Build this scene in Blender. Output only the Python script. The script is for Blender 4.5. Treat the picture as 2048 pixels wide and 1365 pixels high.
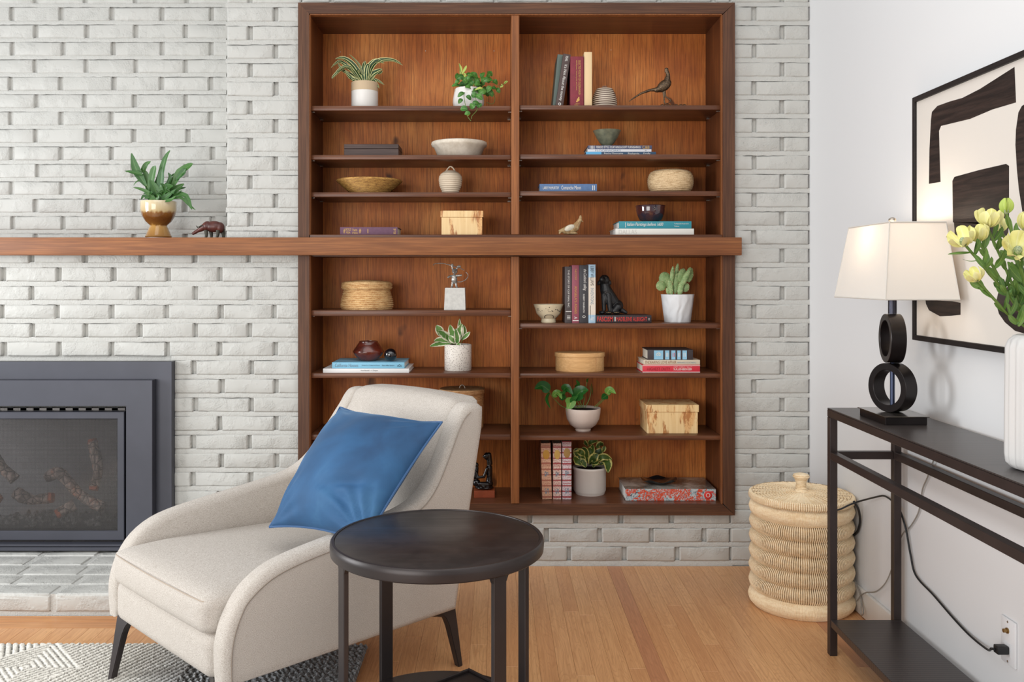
import bpy, bmesh, math, random
from mathutils import Vector, Matrix, noise
random.seed(7)
for o in list(bpy.data.objects): bpy.data.objects.remove(o)
SC=bpy.context.scene; COL=SC.collection
# ------------------------------------------------------------------ camera, world, light, exposure
HC=1.154; F=1800.0; CX=992.0; CY=556.0
cd=bpy.data.cameras.new('camera'); cam=bpy.data.objects.new('camera',cd); COL.objects.link(cam)
cam.location=(0,0,HC); cam.rotation_euler=(math.pi/2,0,0)
cd.sensor_width=36; cd.lens=36*F/2048; cd.shift_x=(1024-CX)/2048; cd.shift_y=(CY-682.5)/2048
cd.clip_start=.05; SC.camera=cam
w=bpy.data.worlds.new('world'); SC.world=w; w.use_nodes=True
bg=w.node_tree.nodes['Background']; bg.inputs[0].default_value=(.92,.96,1,1); bg.inputs[1].default_value=.36
def area(name,loc,target,sx,sy,power,col=(1,1,1)):
    l=bpy.data.lights.new(name,'AREA'); l.shape='RECTANGLE'; l.size=sx; l.size_y=sy; l.energy=power; l.color=col
    o=bpy.data.objects.new(name,l); COL.objects.link(o); o.location=loc
    o.rotation_euler=(Vector(target)-Vector(loc)).to_track_quat('-Z','Y').to_euler(); return o
area('window_light',(-3.6,2.2,1.35),(1.0,2.6,1.0),1.2,1.4,66,(.95,.98,1))
area('room_light',(-2.3,-1.7,1.25),(0.3,3.5,.85),2.8,2.2,98,(1,.985,.96))
area('ceiling_bounce_fill',(-.3,.9,3.0),(-.3,1.2,0),3.4,3.0,50,(1,.99,.97))  # added fill standing in for light bounced off the unseen ceiling
SC.view_settings.view_transform='Standard'; SC.view_settings.look='None'
SC.view_settings.gamma=1; SC.view_settings.use_curve_mapping=False; SC.view_settings.exposure=.22
# ------------------------------------------------------------------ helpers
PI=math.pi
def W(px,py,Y): return Vector(((px-CX)*Y/F, Y, HC-(py-CY)*Y/F))
def WX(px,Y): return (px-CX)*Y/F
def WZ(py,Y): return HC-(py-CY)*Y/F
MW={}
def tag(o,label=None,cat=None,group=None,kind=None):
    if label: o['label']=label
    if cat: o['category']=cat
    if group: o['group']=group
    if kind: o['kind']=kind
    return o
def thing(name,label,cat,loc,rotz=0,group=None):
    o=bpy.data.objects.new(name,None); COL.objects.link(o); o.location=loc; o.rotation_euler=(0,0,rotz)
    o.empty_display_size=.05
    MW[o]=Matrix.Translation(loc)@Matrix.Rotation(rotz,4,'Z'); return tag(o,label,cat,group)
def obj(name,bm,mat,parent=None,smooth=True,local=False,angle=35,base=None):
    """one bmesh -> one object; geometry is given in world coordinates unless local"""
    me=bpy.data.meshes.new(name)
    if isinstance(bm,bpy.types.Mesh): me=bm; me.name=name
    else:
        bm.normal_update(); bm.to_mesh(me); bm.free()
    mats=mat if isinstance(mat,(list,tuple)) else [mat]
    me.materials.clear()
    for m in mats: me.materials.append(m)
    o=bpy.data.objects.new(name,me); COL.objects.link(o)
    if parent is not None:
        o.parent=parent; MW[o]=MW[parent]
        if not local: me.transform(MW[parent].inverted())
    else:
        if base is None:
            xs=[v.co for v in me.vertices]
            base=Vector(((min(v.x for v in xs)+max(v.x for v in xs))/2,(min(v.y for v in xs)+max(v.y for v in xs))/2,min(v.z for v in xs)))
        MW[o]=Matrix.Translation(base); me.transform(MW[o].inverted()); o.location=base
    if smooth:
        for p in me.polygons: p.use_smooth=True
        try: me.set_sharp_from_angle(angle=math.radians(angle))
        except Exception: pass
    return o
def B(): return bmesh.new()
def merge(bm,src,M=None):
    me=bpy.data.meshes.new('t'); src.to_mesh(me); src.free()
    if M is not None: me.transform(M)
    bm.from_mesh(me); bpy.data.meshes.remove(me)
def box(bm,x0,x1,y0,y1,z0,z1,bev=0,seg=2,M=None):
    if x0>x1:x0,x1=x1,x0
    if y0>y1:y0,y1=y1,y0
    if z0>z1:z0,z1=z1,z0
    t=B(); bmesh.ops.create_cube(t,size=1)
    for v in t.verts: v.co=Vector((x0+(v.co.x+.5)*(x1-x0),y0+(v.co.y+.5)*(y1-y0),z0+(v.co.z+.5)*(z1-z0)))
    if bev>0: bmesh.ops.bevel(t,geom=t.edges[:],offset=min(bev,.49*min(x1-x0,y1-y0,z1-z0)),segments=seg,affect='EDGES',profile=.5)
    merge(bm,t,M); return bm
def bx(*a,**k): return box(B(),*a,**k)
def lathe(bm,c,prof,seg=40,fn=None,sx=1,sy=1,close=True):
    rings=[]
    for r,z in prof:
        ring=[]
        for i in range(seg):
            a=2*PI*i/seg; rr=r if fn is None else fn(r,z,a)
            ring.append(bm.verts.new((c[0]+rr*sx*math.cos(a),c[1]+rr*sy*math.sin(a),c[2]+z)))
        rings.append(ring)
    for k in range(len(rings)-1):
        A,Bq=rings[k],rings[k+1]
        for i in range(seg):
            j=(i+1)%seg; bm.faces.new((A[i],A[j],Bq[j],Bq[i]))
    if close:
        bm.faces.new(list(reversed(rings[0]))); bm.faces.new(rings[-1])
    return bm
def lerp(a,b,t): return a+(b-a)*t
def catmull(pts,n):
    P=[Vector(p) for p in pts]; P=[P[0]*2-P[1]]+P+[P[-1]*2-P[-2]]; out=[]
    for k in range(1,len(P)-2):
        for i in range(n):
            t=i/n; a,b,c,d=P[k-1],P[k],P[k+1],P[k+2]
            out.append(.5*((2*b)+(c-a)*t+(2*a-5*b+4*c-d)*t*t+(3*b-a-3*c+d)*t**3))
    out.append(P[-2]); return out
def tube(bm,pts,r,seg=8,n=6,smoothp=True,jit=0,capped=True):
    """r: radius or function(t)"""
    q=catmull(pts,n) if smoothp and len(pts)>2 else [Vector(p) for p in pts]
    N=len(q); rings=[]; up=None
    for i,p in enumerate(q):
        tg=(q[min(i+1,N-1)]-q[max(i-1,0)]).normalized()
        if up is None: up=tg.orthogonal().normalized()
        up=(up-tg*up.dot(tg)).normalized(); s=tg.cross(up)
        rr=r(i/(N-1)) if callable(r) else r
        ring=[]
        for k in range(seg):
            a=2*PI*k/seg; q2=rr*(1+(random.uniform(-jit,jit) if jit else 0))
            ring.append(bm.verts.new(p+up*math.cos(a)*q2+s*math.sin(a)*q2))
        rings.append(ring)
    for A,C in zip(rings,rings[1:]):
        for k in range(seg):
            j=(k+1)%seg; bm.faces.new((A[k],A[j],C[j],C[k]))
    if capped: bm.faces.new(list(reversed(rings[0]))); bm.faces.new(rings[-1])
    return bm
def extrude_poly(bm,pts2,map3,thick_vec,bev=0,seg=2):
    """pts2 polygon -> solid; map3(p)->Vector"""
    t=B(); a=[t.verts.new(map3(p)) for p in pts2]; b=[t.verts.new(map3(p)+thick_vec) for p in pts2]
    n=len(a); t.faces.new(a); t.faces.new(list(reversed(b)))
    for i in range(n): j=(i+1)%n; t.faces.new((a[j],a[i],b[i],b[j]))
    bmesh.ops.recalc_face_normals(t,faces=t.faces[:])
    if bev:
        e=[e for e in t.edges if len(e.link_faces)==2 and any(len(f.verts)>4 for f in e.link_faces)]
        bmesh.ops.bevel(t,geom=e,offset=bev,segments=seg,affect='EDGES',profile=.5)
    bmesh.ops.triangulate(t,faces=[f for f in t.faces if len(f.verts)>4],ngon_method='EAR_CLIP')
    merge(bm,t); return bm
def evalmesh(o):
    dg=bpy.context.evaluated_depsgraph_get(); dg.update()
    e=o.evaluated_get(dg); me=bpy.data.meshes.new_from_object(e,depsgraph=dg); return me
def blob(parts,voxel,smooth_it=4):
    """union of ellipsoids ('s',c,(rx,ry,rz)[,M]) and tapered capsules ('c',p0,p1,r0,r1) -> one continuous mesh"""
    bm=B()
    for p in parts:
        if p[0]=='s':
            t=B(); bmesh.ops.create_icosphere(t,subdivisions=3,radius=1)
            R=p[3] if len(p)>3 else Matrix.Identity(4)
            merge(bm,t,Matrix.Translation(p[1])@R@Matrix.Diagonal((*p[2],1)))
        else:
            a,b,ra,rb=Vector(p[1]),Vector(p[2]),p[3],p[4]; n=6
            for i in range(n+1):
                pass
            tube(bm,[a,b],lambda t:lerp(ra,rb,t),seg=14,smoothp=False)
            for q,r in ((a,ra),(b,rb)):
                t=B(); bmesh.ops.create_icosphere(t,subdivisions=2,radius=r); merge(bm,t,Matrix.Translation(q))
    me=bpy.data.meshes.new('b'); bm.to_mesh(me); bm.free()
    o=bpy.data.objects.new('b',me); COL.objects.link(o)
    m=o.modifiers.new('r','REMESH'); m.mode='VOXEL'; m.voxel_size=voxel
    s=o.modifiers.new('s','SMOOTH'); s.iterations=smooth_it; s.factor=.6
    out=evalmesh(o); bpy.data.objects.remove(o); return out
def lettering(parent,text,c,ux,uy,width,height,mat,name='lettering',push=.0006,italic=0,bold=0):
    """flat print: text fitted to width x height (m) centred at c in the plane (ux,uy)"""
    cu=bpy.data.curves.new('t','FONT'); cu.body=text; cu.size=1; cu.align_x='CENTER'; cu.align_y='CENTER'
    cu.resolution_u=3; cu.shear=italic; cu.offset=bold
    o=bpy.data.objects.new('t',cu); COL.objects.link(o); me=evalmesh(o); bpy.data.objects.remove(o)
    if not me.vertices: return None
    xs=[v.co.x for v in me.vertices]; ys=[v.co.y for v in me.vertices]
    sx=width/(max(xs)-min(xs)); sy=height/(max(ys)-min(ys)); mx=(max(xs)+min(xs))/2; my=(max(ys)+min(ys))/2
    ux=Vector(ux); uy=Vector(uy); nn=ux.cross(uy)
    for v in me.vertices: v.co=Vector(c)+ux*(v.co.x-mx)*sx+uy*(v.co.y-my)*sy+nn*push
    return obj(name,me,mat,parent,smooth=False)
# ------------------------------------------------------------------ materials
def lin(c):
    return tuple(((x/255)/12.92 if x<=10.3 else ((x/255+.055)/1.055)**2.4) for x in c)+(1,)
class NT:
    def __init__(s,name):
        s.m=bpy.data.materials.new(name); s.m.use_nodes=True; s.t=s.m.node_tree; s.b=s.t.nodes['Principled BSDF']
    def n(s,t,**k):
        x=s.t.nodes.new('ShaderNode'+t)
        for a,v in k.items():
            if a in x.inputs: x.inputs[a].default_value=v
            else: setattr(x,a,v)
        return x
    def l(s,a,b): s.t.links.new(a,b)
    def coord(s,scale=(1,1,1),kind='Object',rot=(0,0,0)):
        tc=s.n('TexCoord'); mp=s.n('Mapping'); mp.inputs['Scale'].default_value=scale; mp.inputs['Rotation'].default_value=rot
        s.l(tc.outputs[kind],mp.inputs['Vector']); return mp.outputs[0]
    def noise(s,vec,scale,detail=3,rough=.5,dist=0):
        x=s.n('TexNoise'); x.inputs['Scale'].default_value=scale; x.inputs['Detail'].default_value=detail
        x.inputs['Roughness'].default_value=rough; x.inputs['Distortion'].default_value=dist
        if vec is not None: s.l(vec,x.inputs['Vector'])
        return x.outputs['Fac']
    def ramp(s,fac,stops,interp='LINEAR'):
        x=s.n('ValToRGB'); e=x.color_ramp.elements; x.color_ramp.interpolation=interp
        while len(e)<len(stops): e.new(.5)
        for i,(p,c) in enumerate(stops): e[i].position=p; e[i].color=c if len(c)==4 else lin(c)
        s.l(fac,x.inputs[0]); return x.outputs[0]
    def mix(s,f,a,b,mode='MIX'):
        x=s.n('Mix'); x.data_type='RGBA'; x.blend_type=mode
        for sock,v in ((0,f),(6,a),(7,b)):
            if hasattr(v,'is_output'): s.l(v,x.inputs[sock])
            elif sock==0: x.inputs[0].default_value=v
            else: x.inputs[sock].default_value=v if len(v)==4 else lin(v)
        return x.outputs[2]
    def math(s,op,a,b=0):
        x=s.n('Math'); x.operation=op
        for i,v in enumerate((a,b)):
            if hasattr(v,'is_output'): s.l(v,x.inputs[i])
            else: x.inputs[i].default_value=v
        return x.outputs[0]
    def col(s,c):
        if hasattr(c,'is_output'): s.l(c,s.b.inputs['Base Color'])
        else: s.b.inputs['Base Color'].default_value=lin(c)
    def bump(s,h,strength=.5,dist=.01,prev=None):
        x=s.n('Bump'); x.inputs['Strength'].default_value=strength; x.inputs['Distance'].default_value=dist
        s.l(h,x.inputs['Height'])
        if prev is not None: s.l(prev,x.inputs['Normal'])
        s.l(x.outputs[0],s.b.inputs['Normal']); return x.outputs[0]
    def set(s,**k):
        for a,v in k.items(): s.b.inputs[a.replace('_',' ')].default_value=v
        return s
def plain(name,c,rough=.5,metal=0,var=0,vs=20,bump=0,bs=80,bd=.002,coat=0,c2=None):
    k=NT(name); k.set(Roughness=rough,Metallic=metal)
    if coat: k.b.inputs['Coat Weight'].default_value=coat; k.b.inputs['Coat Roughness'].default_value=.08
    v=k.coord()
    if var or c2:
        f=k.noise(v,vs,4,.6)
        a=c2 if c2 else tuple(max(0,x*(1-var)) for x in c)
        k.col(k.ramp(f,[(.35,a),(.65,c)]))
    else: k.col(c)
    if bump: k.bump(k.noise(v,bs,4,.6),bump,bd)
    return k.m
def wood(name,c1,c2,dark,axis='Z',rough=.4,scale=1,coat=.15,blotch=.5):
    k=NT(name); k.set(Roughness=rough); k.b.inputs['Specular IOR Level'].default_value=.28; k.b.inputs['Coat Weight'].default_value=coat; k.b.inputs['Coat Roughness'].default_value=.2
    s={'X':(1.2,14,14),'Y':(14,1.2,14),'Z':(14,14,1.2)}[axis]
    s2={'X':(4,160,160),'Y':(160,4,160),'Z':(160,160,4)}[axis]
    v=k.coord(tuple(x*scale for x in s)); f=k.noise(v,1,5,.6,.8)
    v2=k.coord(tuple(x*scale for x in s2)); g=k.noise(v2,1,3,.6)
    v3=k.coord(); b=k.noise(v3,3.2,3,.5,.6)
    a=k.ramp(f,[(.3,c1),(.68,c2)])
    a=k.mix(k.ramp(b,[(.38,(0,0,0,1)),(.72,(blotch,blotch,blotch,1))]),a,dark)
    a=k.mix(k.ramp(g,[(.42,(.55,.55,.55,1)),(.62,(0,0,0,1))]),a,dark)
    k.col(a); k.bump(g,.12,.0006); return k.m
M={}
# painted brick: colour only, relief in bump (rougher on some bricks through the object's own random value)
def paint_brick(name,c,rough_amt):
    k=NT(name); k.set(Roughness=.55)
    v=k.coord(); oi=k.n('ObjectInfo')
    add=k.n('VectorMath'); add.operation='ADD'; k.l(v,add.inputs[0]); 
    sc=k.n('VectorMath'); sc.operation='SCALE'; sc.inputs['Scale'].default_value=37; 
    cmb=k.n('CombineXYZ'); k.l(oi.outputs['Random'],cmb.inputs[0]); k.l(oi.outputs['Random'],cmb.inputs[1]); k.l(cmb.outputs[0],sc.inputs[0]); k.l(sc.outputs[0],add.inputs[1])
    vv=add.outputs[0]
    n1=k.noise(vv,18,2,.5); n2=k.noise(vv,170,4,.65); n3=k.noise(vv,17,3,.6)
    rr=k.math('MULTIPLY',k.ramp(n3,[(.46,(0,0,0,1)),(.60,(1,1,1,1))]),1)
    r2=k.math('GREATER_THAN',oi.outputs['Random'],.72)
    amt=k.math('ADD',k.math('MULTIPLY',rr,.8),k.math('MULTIPLY',r2,.45))
    h=k.math('ADD',k.math('MULTIPLY',n1,.9),k.math('MULTIPLY',k.math('MULTIPLY',n2,amt),rough_amt))
    k.bump(h,.65,.004)
    pit=k.ramp(k.noise(vv,120,3,.7),[(.3,(150,150,145)),(.36,c)])
    k.col(k.mix(amt,c,pit))
    return k.m
M['brick']=paint_brick('painted_brick',(186,185,180),1.3)
k=NT('painted_mortar'); k.set(Roughness=.7); v=k.coord(); n1=k.noise(v,160,5,.7); n2=k.noise(v,30,3,.6)
k.col(k.ramp(n1,[(.26,(160,158,152)),(.36,(193,192,187))])); k.bump(k.math('ADD',n1,n2),.7,.005); M['mortar']=k.m
M['wall']=plain('white_wall_paint',(224,224,225),.6,bump=.05,bs=60,bd=.001)
M['trimwhite']=plain('white_trim_paint',(232,228,222),.4)
M['panel']=wood('mahogany_panel',(190,112,50),(152,82,34),(100,52,22),'Z',.5,coat=0)
def veneer(name,c1,c2,c3,dark):
    k=NT(name); k.set(Roughness=.5); k.b.inputs['Specular IOR Level'].default_value=.28
    b=k.noise(k.coord((1,1,.55),rot=(0,.35,0)),4.2,4,.55,1.2); f=k.noise(k.coord((9,9,1.6),rot=(0,.05,0)),1,4,.6,1.0); g=k.noise(k.coord((330,330,9)),1,3,.65); g2=k.noise(k.coord((60,60,2.5)),1,3,.6)
    a=k.ramp(b,[(.28,c2),(.5,c1),(.72,c3)]); a=k.mix(k.ramp(f,[(.35,(.55,.55,.55,1)),(.6,(0,0,0,1))]),a,c2)
    a=k.mix(k.ramp(g2,[(.32,(.25,.25,.25,1)),(.5,(0,0,0,1))]),a,dark); a=k.mix(k.ramp(g,[(.38,(.6,.6,.6,1)),(.53,(0,0,0,1))]),a,dark)
    kn=k.noise(k.coord((1,1,.8)),9,2,.5,.3); a=k.mix(k.ramp(kn,[(.71,(0,0,0,1)),(.77,(.8,.8,.8,1))]),a,(60,30,16))
    k.col(a); k.bump(g,.1,.0005); return k.m
M['panel']=veneer('mahogany_veneer',(208,124,58),(174,94,44),(220,146,78),(122,64,32))
M['frame_v']=wood('walnut_frame_upright',(108,72,50),(88,56,39),(58,36,26),'Z',.5,coat=0,blotch=.3)
M['frame_h']=wood('walnut_frame_rail',(108,72,50),(88,56,39),(58,36,26),'X',.5,coat=0,blotch=.3)
M['shelf']=wood('walnut_shelf',(124,78,52),(98,58,38),(64,38,26),'X',.34,coat=.12,blotch=.3)
M['side']=wood('mahogany_side',(128,72,36),(98,52,26),(62,34,20),'Z',.5,coat=0)
M['divider']=wood('teak_divider',(164,104,60),(138,84,46),(100,58,34),'Z',.48,coat=0,blotch=.3)
M['mantel']=wood('teak_mantel',(162,106,64),(136,84,50),(100,60,38),'X',.48,coat=0,blotch=.3)
M['floorbase']=plain('subfloor',(120,80,50),.6)
def plankmat(name,c1,c2,d):
    k=NT(name); k.set(Roughness=.36); k.b.inputs['Coat Weight'].default_value=.12; k.b.inputs['Coat Roughness'].default_value=.25
    v=k.coord(); oi=k.n('ObjectInfo')
    add=k.n('VectorMath'); add.operation='ADD'; sc=k.n('VectorMath'); sc.operation='SCALE'; sc.inputs['Scale'].default_value=23
    cmb=k.n('CombineXYZ'); [k.l(oi.outputs['Random'],cmb.inputs[i]) for i in range(3)]; k.l(cmb.outputs[0],sc.inputs[0]); k.l(v,add.inputs[0]); k.l(sc.outputs[0],add.inputs[1])
    mp=k.n('Mapping'); mp.inputs['Scale'].default_value=(14,2.0,1); k.l(add.outputs[0],mp.inputs[0])
    f=k.noise(mp.outputs[0],1.4,2,.5,.4)
    wv=k.math('FRACT',k.math('MULTIPLY',f,17)); ring=k.ramp(wv,[(.0,(1,1,1,1)),(.25,(.15,.15,.15,1)),(.8,(0,0,0,1)),(1,(.8,.8,.8,1))])
    mp2=k.n('Mapping'); mp2.inputs['Scale'].default_value=(220,5,1); k.l(add.outputs[0],mp2.inputs[0]); g=k.noise(mp2.outputs[0],1,3,.6)
    base=k.mix(oi.outputs['Random'],c1,c2)
    a=k.mix(k.math('MULTIPLY',ring,.42),base,d); a=k.mix(k.ramp(g,[(.42,(.4,.4,.4,1)),(.6,(0,0,0,1))]),a,d)
    k.col(a); return k.m
M['plank']=plankmat('oak_plank',(224,172,120),(208,152,104),(178,122,78))
M['plank_dark']=plankmat('red_oak_plank',(208,152,110),(190,130,92),(160,106,72))
M['steel']=plain('charcoal_painted_steel',(70,71,80),.42,.25,var=.08,vs=4)
M['steel_dark']=plain('dark_steel_edge',(26,26,30),.4,.3)
M['black']=plain('black_recess',(14,14,16),.5)
def fabric(name,c,d,sc=1000,bumpy=.35):
    k=NT(name); k.set(Roughness=.9); k.b.inputs['Sheen Weight'].default_value=.05
    v=k.coord()
    va=k.coord((1,1,.28)); vb=k.coord((.3,.3,1.2)); n=k.noise(va,sc*1.5,2,.6); nb=k.noise(vb,sc*1.1,2,.6); n2=k.noise(v,60,3,.5)
    h=k.math('ADD',k.math('MULTIPLY',n,.55),k.math('MULTIPLY',nb,.45))
    a=k.ramp(h,[(.34,d),(.56,c)]); a=k.mix(k.math('MULTIPLY',n2,.2),a,d)
    k.col(a); k.bump(h,bumpy,.0012); return k.m
M['tweed']=fabric('cream_tweed',(208,201,193),(138,124,110))
k=NT('blue_velvet'); k.set(Roughness=.75); k.b.inputs['Sheen Weight'].default_value=.35; k.b.inputs['Sheen Roughness'].default_value=.3
k.b.inputs['Sheen Tint'].default_value=(.45,.68,.95,1); v=k.coord(); n=k.noise(v,5,4,.55,.4); k.col(k.ramp(n,[(.3,(28,62,98)),(.6,(40,86,128)),(.85,(66,114,152))])); k.bump(k.noise(v,500,2,.6),.15,.001); M['velvet']=k.m
M['velvetseam']=plain('blue_velvet_piping',(58,92,134),.7)
k=NT('blackened_table_top'); k.set(Roughness=.33); v=k.coord((3,60,3),rot=(0,0,.5)); v0=k.coord()
k.col(k.ramp(k.noise(v0,14,4,.7),[(.4,(34,28,27)),(.7,(50,42,40))])); sp=k.noise(v,1,3,.6); k.l(k.math('ADD',k.math('MULTIPLY',sp,.22),.24),k.b.inputs['Roughness']); k.bump(sp,.05,.0005); M['tabletop']=k.m
M['darkmetal']=plain('dark_bronze_metal',(56,49,48),.38,.35,var=.1,vs=8)
k=NT('black_console_metal'); k.set(Roughness=.34,Metallic=.3); v=k.coord((1,1,1)); wv=k.n('TexWave'); wv.bands_direction='Y'; wv.inputs['Scale'].default_value=26; wv.inputs['Distortion'].default_value=.6; k.l(v,wv.inputs[0])
k.col(k.ramp(wv.outputs['Fac'],[(.1,(58,52,51)),(.9,(76,69,67))])); k.bump(wv.outputs['Fac'],.12,.0008); M['console_top']=k.m
M['console']=plain('dark_console_frame',(58,48,46),.4,.3,var=.12,vs=12)
M['bronze_ring']=plain('bronze_black_ring',(40,34,34),.3,.55,var=.2,vs=10)
k=NT('linen_lampshade'); tr=k.n('BsdfTranslucent'); df=k.n('BsdfDiffuse'); mx=k.n('MixShader'); mx.inputs[0].default_value=.4
tr.inputs[0].default_value=lin((236,228,218)); df.inputs[0].default_value=lin((244,242,238)); k.l(df.outputs[0],mx.inputs[1]); k.l(tr.outputs[0],mx.inputs[2]); k.l(mx.outputs[0],k.t.nodes['Material Output'].inputs[0]); M['shade']=k.m
M['shadetrim']=plain('shade_trim',(206,200,192),.7)
M['brass']=plain('brushed_nickel',(190,180,168),.3,.9)
M['glow']=NT('lamp_bulb').set(Emission_Strength=1.2).m; M['glow'].node_tree.nodes['Principled BSDF'].inputs['Emission Color'].default_value=(1,.82,.62,1)
M['canvas']=plain('cream_canvas',(216,209,201),.8,bump=.15,bs=400,bd=.001)
k=NT('black_brush_paint'); k.set(Roughness=.45); v=k.coord((40,6,90)); n=k.noise(v,1,4,.7); k.col(k.ramp(n,[(.4,(26,20,19)),(.75,(62,48,43))])); k.bump(n,.35,.001); M['ink']=k.m
M['artframe']=wood('black_oak_frame',(48,42,40),(34,30,30),(22,19,20),'Y',.5,scale=2,coat=0)
M['cordblack']=plain('black_cord',(26,26,28),.45)
k=NT('clear_cord'); k.set(Roughness=.15); k.col((176,170,162)); k.b.inputs['Transmission Weight'].default_value=.55; M['cordclear']=k.m
def wick(name,c,d,sc=300):
    k=NT(name); k.set(Roughness=.65); a=k.noise(k.coord((.35,.35,2.2)),sc,3,.7); b=k.noise(k.coord(),sc*3,2,.6); k.col(k.ramp(k.math('ADD',k.math('MULTIPLY',a,.6),k.math('MULTIPLY',b,.4)),[(.38,d),(.58,c)])); k.bump(b,.35,.0012); return k.m
M['wicker']=wick('natural_wicker',(250,230,196),(234,206,164),60)
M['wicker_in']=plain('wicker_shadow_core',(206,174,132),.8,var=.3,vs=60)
M['coil']=wick('coiled_straw',(226,190,136),(176,124,72),90)
M['honeycoil']=wick('golden_coiled_grass',(206,160,86),(128,84,38),160)
M['seagrass']=wick('seagrass',(226,198,156),(172,138,96),120)
M['rattan']=wick('brown_rattan',(204,160,110),(150,102,62),140)
M['stem']=plain('green_stem',(96,122,52),.55)
M['soil']=plain('potting_soil',(44,32,24),.95,c2=(20,14,10),vs=200,bump=1,bs=200,bd=.004)
M['gold']=plain('gold_print',(196,156,84),.4,.3); M['whiteprint']=plain('white_print',(226,222,216),.6); M['blackprint']=plain('black_print',(26,26,26),.6)
M['redprint']=plain('red_print',(206,52,46),.6); M['greyprint']=plain('grey_print',(118,140,156),.6)
M['page']=plain('page_paper',(226,218,202),.8,var=.08,vs=300); M['page_white']=plain('white_page_paper',(240,238,234),.8,var=.05,vs=300)
# leaf materials: colour depends on the leaf's own UV (u across, v along)
def leafmat(name,g1,g2,cream=None,mode='plain',rough=.4):
    k=NT(name); k.set(Roughness=rough); k.b.inputs['Specular IOR Level'].default_value=.4
    tc=k.n('TexCoord'); sp=k.n('SeparateXYZ'); k.l(tc.outputs['UV'],sp.inputs[0]); v=k.coord(); n=k.noise(v,70,3,.6); oi=k.n('ObjectInfo')
    base=k.mix(k.math('MULTIPLY',k.math('ADD',n,oi.outputs['Random']),.5),g1,g2)
    u=k.math('ABSOLUTE',k.math('SUBTRACT',sp.outputs[0],.5))
    if mode=='edge':
        f=k.ramp(k.math('ADD',u,k.math('MULTIPLY',k.math('SUBTRACT',n,.5),.5)),[(.30,(0,0,0,1)),(.36,(1,1,1,1))]); base=k.mix(f,base,cream)
    elif mode=='stripe':
        f=k.ramp(u,[(0,(1,1,1,1)),(.05,(1,1,1,1)),(.09,(0,0,0,1)),(.37,(0,0,0,1)),(.41,(1,1,1,1))]); base=k.mix(f,base,cream)
    elif mode=='mid':
        f=k.ramp(u,[(0,(.7,.7,.7,1)),(.03,(.5,.5,.5,1)),(.05,(0,0,0,1))]); base=k.mix(f,base,cream)
    k.col(base); k.b.inputs['Subsurface Weight'].default_value=.0
    k.bump(u,.1,.002); return k.m
M['leaf_dracaena']=leafmat('dracaena_leaf',(22,52,28),(48,82,42),(214,212,150),'stripe')
M['leaf_vine']=leafmat('vine_leaf',(34,84,36),(92,146,58),(130,170,90),'mid')
M['leaf_lime']=leafmat('lime_leaf',(150,176,70),(186,200,100),(206,210,130),'mid')
M['leaf_nj']=leafmat('variegated_pothos_leaf',(80,128,62),(128,166,92),(236,232,206),'edge')
M['leaf_pothos']=leafmat('dark_pothos_leaf',(26,84,34),(58,128,52),(96,150,70),'mid',.28)
M['leaf_pothos_pale']=leafmat('pale_pothos_leaf',(92,150,60),(140,184,90),(190,210,120),'mid',.35)
M['leaf_pep']=leafmat('peperomia_leaf',(44,74,34),(92,118,48),(206,200,120),'edge')
M['leaf_fern']=leafmat('blue_fern_leaf',(30,74,36),(74,116,52),(96,134,70),'mid')
M['leaf_bouquet']=leafmat('bouquet_leaf',(58,98,48),(120,152,70),(150,176,90),'mid')
M['petal']=leafmat('cream_petal',(242,236,178),(226,222,138),(240,236,190),'mid',.5)
M['bud']=leafmat('green_bud',(150,176,80),(186,198,96),(206,214,130),'mid',.5)
M['cactus']=plain('cactus_pad',(164,188,130),.55,c2=(124,156,98),vs=60,bump=.3,bs=120)
M['spine']=plain('cactus_spines',(226,222,170),.7)
# ------------------------------------------------------------------ leaves
def leaf_bm(pts,width,shape='blade',nrm=(0,-1,.3),fold=.15,nl=10,wave=0):
    q=catmull(pts,max(2,nl//(len(pts)-1))); N=len(q); bm=B(); uvl=bm.loops.layers.uv.new('UVMap'); nrm=Vector(nrm).normalized(); rows=[]
    for i,p in enumerate(q):
        t=i/(N-1); tg=(q[min(i+1,N-1)]-q[max(i-1,0)]).normalized(); s=tg.cross(nrm)
        if s.length<1e-4: s=tg.orthogonal()
        s.normalize(); n=s.cross(tg).normalized()
        if shape=='blade': w=math.sin(PI*min(1,.12+.88*t))**.6*(1-t*.35)
        elif shape=='oval': w=math.sin(PI*(t*.94+.04))**.75
        elif shape=='heart': w=(math.sin(PI*min(1,(t*.97+.02))**.62))**.8 if t<1 else 0
        elif shape=='petal': w=math.sin(PI*(t*.9+.07))**.8
        else: w=1
        w=max(w,.02)*width/2; ph=random.random()*6
        row=[]
        for j,u in enumerate((-1,-.5,0,.5,1)):
            off=n*(fold*w*abs(u)) + n*(wave*width*math.sin(t*14+u*3+ph)*abs(u) if wave else 0)
            row.append((bm.verts.new(p+s*u*w+off),((u+1)/2,t)))
        rows.append(row)
    for A,C in zip(rows,rows[1:]):
        for j in range(4):
            f=bm.faces.new((A[j][0],A[j+1][0],C[j+1][0],C[j][0]))
            for lp,uv in zip(f.loops,(A[j][1],A[j+1][1],C[j+1][1],C[j][1])): lp[uvl].uv=uv
    return bm
def leaf(parent,pts,width,mat,shape='blade',nrm=(0,-1,.3),fold=.15,wave=0,name='leaf'):
    return obj(name,leaf_bm(pts,width,shape,nrm,fold,10,wave),M[mat] if isinstance(mat,str) else mat,parent,angle=80)
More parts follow.
